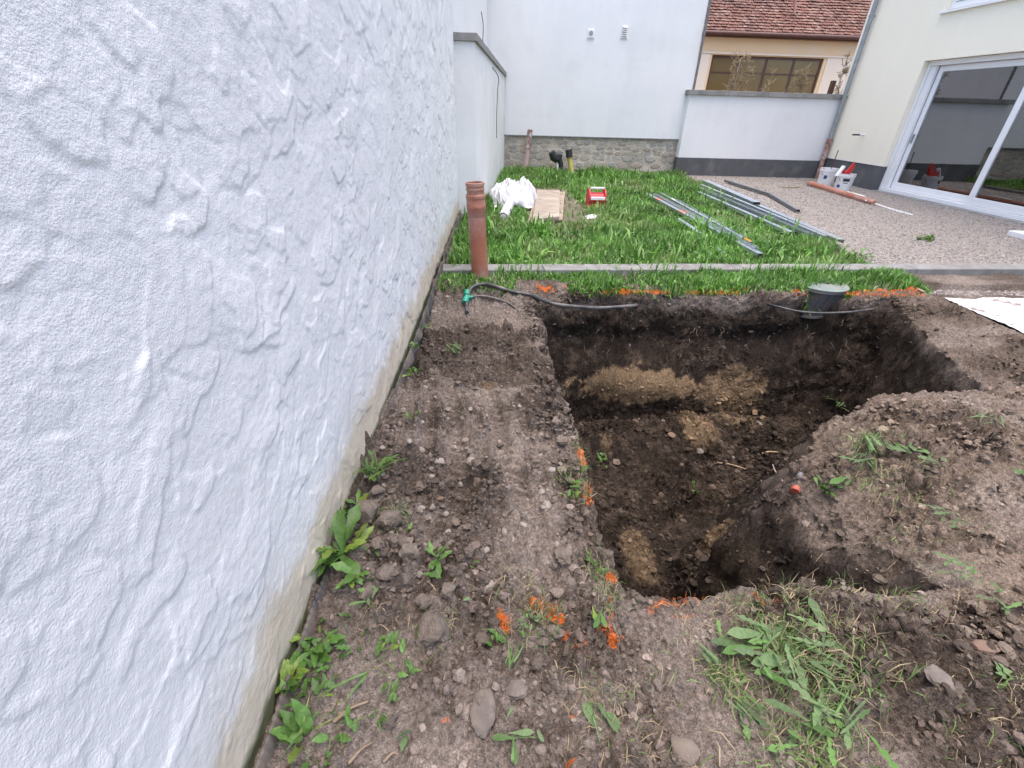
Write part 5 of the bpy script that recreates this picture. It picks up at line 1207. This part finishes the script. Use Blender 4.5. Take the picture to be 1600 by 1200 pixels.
# left rim, tongue rim and near rim tufts
for pts, m_, sc_ in (([(905, 690), (915, 790)], 420, 1), ([(960, 900), (1000, 930), (1240, 935)], 900, 1), ([(1240, 935), (1440, 905)], 260, .8), ([(930, 880), (950, 960)], 260, 1), ([(820, 960), (870, 965)], 200, .9)):
    P_ = [onsoil(*p) for p in pts]; t = RG.uniform(0, 1, m_); i = RG.integers(0, len(P_)-1, m_)
    x = np.array([P_[j].x+(P_[j+1].x-P_[j].x)*q for j, q in zip(i, t)])+RG.normal(0, .022, m_); y = np.array([P_[j].y+(P_[j+1].y-P_[j].y)*q for j, q in zip(i, t)])+RG.normal(0, .020, m_)
    z = H(x, y); k = z > -.12; x, y, z = x[k], y[k], z[k]; n = len(x)
    st = np.array([.33, .27, .18])*RG.uniform(.6, 1.2, (n, 1)); gr = np.array([.13, .20, .07])*RG.uniform(.6, 1.2, (n, 1))
    prt.append(blades(x, y, z, RG.uniform(.02, .065, n)*sc_, RG.uniform(.0014, .0028, n), np.where((RG.uniform(0, 1, n) < .6)[:, None], st, gr), .8))
# grass stalks caught by the orange spray
for (px_, py_), m_, s_ in (((856, 960), 240, .022), ((788, 974), 110, .014), ((882, 996), 60, .010), ((953, 905), 70, .014), ((957, 1000), 60, .013), ((945, 980), 60, .013), ((1062, 935), 60, .05), ((1195, 945), 50, .022), ((912, 720), 60, .02), ((917, 772), 90, .022), ((908, 1006), 30, .012)):
    p = onsoil(px_, py_); x = p.x+RG.normal(0, s_, m_); y = p.y+RG.normal(0, s_*.6, m_); z = H(x, y); k = z > -.1; x, y, z = x[k], y[k], z[k]; n = len(x)
    oc = np.array([.74, .20, .05])*RG.uniform(.6, 1.1, (n, 1)); prt.append(blades(x, y, z, RG.uniform(.008, .026, n), RG.uniform(.0006, .0013, n), oc, 1.2))
for xr0, xr1, m_ in ((1.0, 1.35, 90), (1.55, 1.75, 50), (1.95, 2.45, 220), (3.0, 3.12, 60), (3.55, 4.35, 300), (.42, .62, 90)):
    x = RG.uniform(xr0, xr1, m_); y = 4.27+RG.normal(.015, .025, m_); z = np.maximum(H(x, y), -.03); oc = np.array([.80, .22, .03])*RG.uniform(.6, 1.1, (m_, 1)); prt.append(blades(x, y, z, RG.uniform(.015, .04, m_), RG.uniform(.002, .004, m_), oc, .9))
for (px_, py_), m_, s_, lo_, hi_ in (((1262, 1050), 600, .10, .03, .10), ((1195, 1010), 260, .06, .03, .09), ((1265, 1165), 300, .08, .03, .10), ((1130, 1060), 160, .04, .03, .08), ((1352, 700), 200, .05, .04, .12), ((1390, 745), 200, .10, .03, .08), ((678, 980), 120, .03, .02, .05), ((612, 812), 120, .035, .02, .06), ((1215, 990), 300, .10, .02, .07), ((1400, 850), 120, .15, .02, .06)):
    p = onsoil(px_, py_); x = p.x+RG.normal(0, s_, m_); y = p.y+RG.normal(0, s_*.75, m_); z = H(x, y); k = z > p.z-.15; x, y, z = x[k], y[k], z[k]; n = len(x)
    st = np.array([.30, .25, .16])*RG.uniform(.6, 1.2, (n, 1)); gr = np.array([.12, .20, .06])*RG.uniform(.6, 1.3, (n, 1))
    prt.append(blades(x, y, z+.004, RG.uniform(lo_, hi_, n), RG.uniform(.0014, .0036, n), np.where((RG.uniform(0, 1, n) < .5)[:, None], st, gr), 1.5))
V_, F_, C_ = join(prt)
tag(add('rim_grass', npmesh('rim_grass', V_, F_, True, C_), None, M['straw']), 'dry stalks, sparse green and orange sprayed blades on the bare earth', kind='stuff')

# --- roots hanging from the pit faces and dry fibres
mb = MB(); r_ = random.Random(31)
for i in range(60):
    if i < 35: p = GY(r_.uniform(860, 1420), r_.uniform(462, 560), 4.08)
    else: p = onsoil(r_.uniform(1200, 1420), r_.uniform(780, 900))
    q = [p]
    for k in range(3): q.append(q[-1]+Vector((r_.uniform(-.03, .03), r_.uniform(-.02, .01), r_.uniform(-.04, .0))))
    mb.tube(q, [.0022, .0018, .0014, .0008], 4)
o = mb.build('hanging_roots', M['twig']); tag(o, 'fine roots hanging from the cut faces of the pit', kind='stuff')
# --- twigs lying on the ground
for (a_, b_, rr, lab) in (((522, 1130), (576, 1098), .006, 'dry brown twig lying on the earth below the long grass shoot'), ((545, 1195), (582, 1162), .0045, 'thin dry twig at the bottom edge on the left'), ((600, 1192), (622, 1180), .004, 'short twig at the bottom edge beside the thin dry twig'), ((685, 955), (712, 905), .004, 'curved dry root bent over the clods in the middle of the strip'), ((1120, 725), (1165, 735), .012, 'dark piece of root lying on the pit floor'), ((1190, 710), (1215, 708), .010, 'pale stick end in the clay at the right of the pit floor')):
    a, b = onsoil(*a_), onsoil(*b_); m1 = a.lerp(b, .4)+Vector((.006, .01, .006)); up = Vector((0, 0, rr+.002))
    o = MB().tube(curve_pts([a+up, m1+up, b+up], 5), [rr*(1-.045*i) for i in range(11)], 7).build('twig', M['twig'] if rr != .010 else M['dry_stalk'], smooth=60, off=a); tag(o, lab, 'twig')

# --- stones
def rock(px, py, size, flat, mat, label, group=None, seed=None, rz=0, name='stone', rough=.20, asp=1., sink=.36, cat='stone', cut=3):
    sd = seed if seed is not None else int(px*7+py); g = np.random.default_rng(sd)
    V = ICO3_V.copy(); d = 1+rough*fbm(V[:, 0]*1.3+sd, V[:, 1]*1.3, V[:, 2]*1.3, 3)+rough*.35*fbm(V[:, 0]*4+sd, V[:, 1]*4, V[:, 2]*4, 2)
    V = V*d[:, None]
    for _ in range(int(cut)):
        nn = g.normal(size=3); nn /= np.linalg.norm(nn); lim = g.uniform(.55, .8); dd = V@nn; V = V-np.maximum(dd-lim, 0)[:, None]*nn
    V = V*np.array([size*asp, size, size*flat])
    me = npmesh(name, V, ICO3_F, True); me.set_sharp_from_angle(angle=rad(32)); p = onsoil(px, py) 
    o = add(name, me, None, mat); o.location = p+Vector((0, 0, size*flat*(1-2*sink))); o.rotation_euler = (g.uniform(-.2, .2), g.uniform(-.2, .2), rz); return tag(o, label, cat, group)
rock(755, 1112, .038, .62, M['rock_grey'], 'flat pear shaped grey stone in the foreground', asp=1.75, rz=rad(88), rough=.2, sink=.22)
rock(808, 1078, .027, .6, M['rock_grey'], 'rounded grey brown pebble up and right of the pear shaped stone', asp=1.25)
rock(1066, 1176, .036, .45, M['rock_buff'], 'angular buff stone at the bottom edge in the middle', cut=5, asp=1.25)
rock(1466, 1060, .036, .4, M['rock_grey'], 'flat dark stone half buried in the right foreground', cut=2)
rock(658, 706, .026, .75, M['rock_pale'], 'largest pale round stone at the left of the wheel track', rough=.14)
rock(673, 712, .019, .75, M['rock_pale'], 'smaller stone touching the largest pale stone in the track')
rock(688, 722, .021, .7, M['rock_pale'], 'oval stone below and right of the largest pale stone', asp=1.3)
rock(736, 722, .022, .8, M['rock_pale'], 'pale stone with a hole like dent in the middle of the track', rough=.2)
rock(741, 732, .011, .7, M['rock_pale'], 'tiny pale pebble under the dented stone')
rock(720, 758, .018, .7, M['rock_pale'], 'clean whitish pebble lying in the wheel track')
rock(697, 804, .013, .8, M['rock_pale'], 'small white upright pebble near the clods')
rock(688, 778, .016, .5, M['brick_chip'], 'orange brown chip of brick in the wheel track', cut=4, asp=1.5)
rock(668, 808, .024, .6, M['rock_grey'], 'grey angular stone left of the small white pebble', cut=4)
rock(655, 795, .020, .6, M['rock_pale'], 'flat pale stone left of the brick chip', asp=1.4)
rock(764, 915, .024, .5, M['rock_pale'], 'wedge shaped pale stone on the smooth earth', cut=5, asp=1.5, rz=rad(50))
rock(893, 912, .022, .6, M['rock_grey'], 'elongated grey stone near the left rim of the pit', asp=1.5, rz=rad(75))
rock(1140, 792, .026, .6, M['rock_grey'], 'grey lump of stone on the pit floor', cut=3)
rock(1050, 680, .040, .6, M['brick_chip'], 'reddish broken brick lying in the pit', cut=6, asp=1.2)
rock(1093, 706, .040, .6, M['rock_grey'], 'largest dull stone in the middle of the pit floor', cut=3)
rock(1036, 658, .018, .7, M['rock_buff'], 'small ochre stone at the foot of the clay face')
rock(1186, 663, .032, .7, M['rock_buff'], 'buff stone stuck in the clay on the far right of the pit floor', cut=3)
rock(962, 722, .045, .6, M['clod'], 'rough lump of earth at the left foot of the pit', rough=.25, name='earth_clod', cat='clod')
rock(1145, 715, .022, .6, M['rock_grey'], 'small stone above the dark root in the pit')
rock(1515, 990, .030, .5, M['rock_buff'], 'brown angular stone on the right foreground slope', cut=4)
rock(1538, 1012, .026, .45, M['brick_chip'], 'reddish brown flat stone right of the brown angular stone', cut=4, asp=1.5)
rock(1375, 905, .03, .6, M['clod'], 'crumbly clod on the near rim at the dark end of the pit', rough=.2, name='earth_clod', cat='clod')
for px_, py_, s_ in ((630, 640, .012), (700, 655, .013), (660, 660, .012), (598, 700, .014), (640, 690, .015), (575, 745, .016), (600, 742, .018), (712, 700, .012), (760, 650, .012), (735, 640, .014), (812, 635, .012), (855, 790, .018), (846, 770, .016), (862, 735, .018), (818, 820, .012), (760, 860, .012), (648, 770, .014), (675, 745, .014), (702, 832, .014), (735, 855, .012)):
    rock(px_, py_, s_, .7, M['rock_pale'], 'small pale pebble half sunk in the wheel tracked earth', 'small pebbles in the wheel track', asp=rnd.uniform(1, 1.4), rz=rnd.uniform(0, 3))
for px_, py_, s_, lab in ((574, 805, .062, 'large dark crumbly clod beside the membrane'), (610, 815, .05, 'broad clod with dry roots right of the large dark clod'), (560, 890, .038, 'rounded clod touching the large dandelion'), (575, 925, .036, 'round clod below the dandelion'), (678, 985, .050, 'rooty round clod in the lower left foreground'), (640, 865, .035, 'clod under the wilting weed'), (628, 850, .030, 'long clod left of the wilting weed'), (605, 900, .036, 'clod in the crumbled heap below the wilting weed'), (590, 770, .030, 'clod right behind the bushy weed'), (880, 870, .035, 'clod near the elongated grey stone'), (665, 940, .03, 'clod above the rooty round clod'), (700, 925, .028, 'clod beside the bright single leaf'), (870, 660, .030, 'clod on the left rim of the pit at the far bend'), (878, 690, .034, 'clod on the left rim above the orange paint'), (850, 705, .028, 'clod left of the orange painted rim'), (840, 545, .05, 'long clod on the far part of the left rim'), (1310, 560, .0, '')):
    if s_: rock(px_, py_, s_, .75, M['clod'], lab, 'earth clods', rough=.30, name='earth_clod', cat='clod', sink=.3)

# --- dry weeds behind the boundary wall
def stalk(px, top, y, bush, label, sd):
    r_ = random.Random(sd); b = GY(px, 140, y); b.z = 0; t = GY(px, top, y); hgt = t.z
    e = empty('dry_weed', b, label, 'dry weed', 'dry weeds behind the boundary wall'); mb = MB(); sb_ = MB()
    for s_ in range(bush):
        lx, ly = r_.gauss(0, .12), r_.gauss(0, .08); h_ = hgt*r_.uniform(.82, 1.0); P_ = []
        for i in range(7):
            q = i/6; P_.append(b+Vector((lx*(.3+q*1.6)+.03*math.sin(q*5+s_), ly*(.3+q), h_*q)))
        mb.tube(P_, [.014-.0017*i for i in range(7)], 5)
        for k in range(26):
            q = r_.uniform(.55, 1.0); p = b+Vector((lx*(.3+q*1.6), ly*(.3+q), h_*q)); a = r_.uniform(0, 6.28); l_ = r_.uniform(.08, .34)*(1.35-q)
            d_ = Vector((math.cos(a), .6*math.sin(a), r_.uniform(.3, 1.2))).normalized()*l_
            sb_.tube([p, p+d_*.5+Vector((0, 0, .01)), p+d_], [.006, .005, .003], 4)
            for _ in range(3):
                pp = p+d_*r_.uniform(.4, 1.); dd = Vector((r_.gauss(0, .06), r_.gauss(0, .04), r_.gauss(.03, .05))); sb_.tube([pp, pp+dd], [.006, .009], 4)
    mb.build('stem', M['dry_stalk'], e, smooth=60); sb_.build('twigs', M['dry_stalk'], e, smooth=60)
stalk(1127, 70, 14.5, 3, 'tall dry weed nearest the back house behind the boundary wall', 1)
stalk(1170, 72, 14.4, 3, 'tall upright dry weed second from the back house', 2)
stalk(1250, 98, 14.6, 5, 'low bushy dry weed in front of the ribbon window', 3)
stalk(1311, 82, 14.4, 2, 'thin dry weed closest to the downpipe', 4)
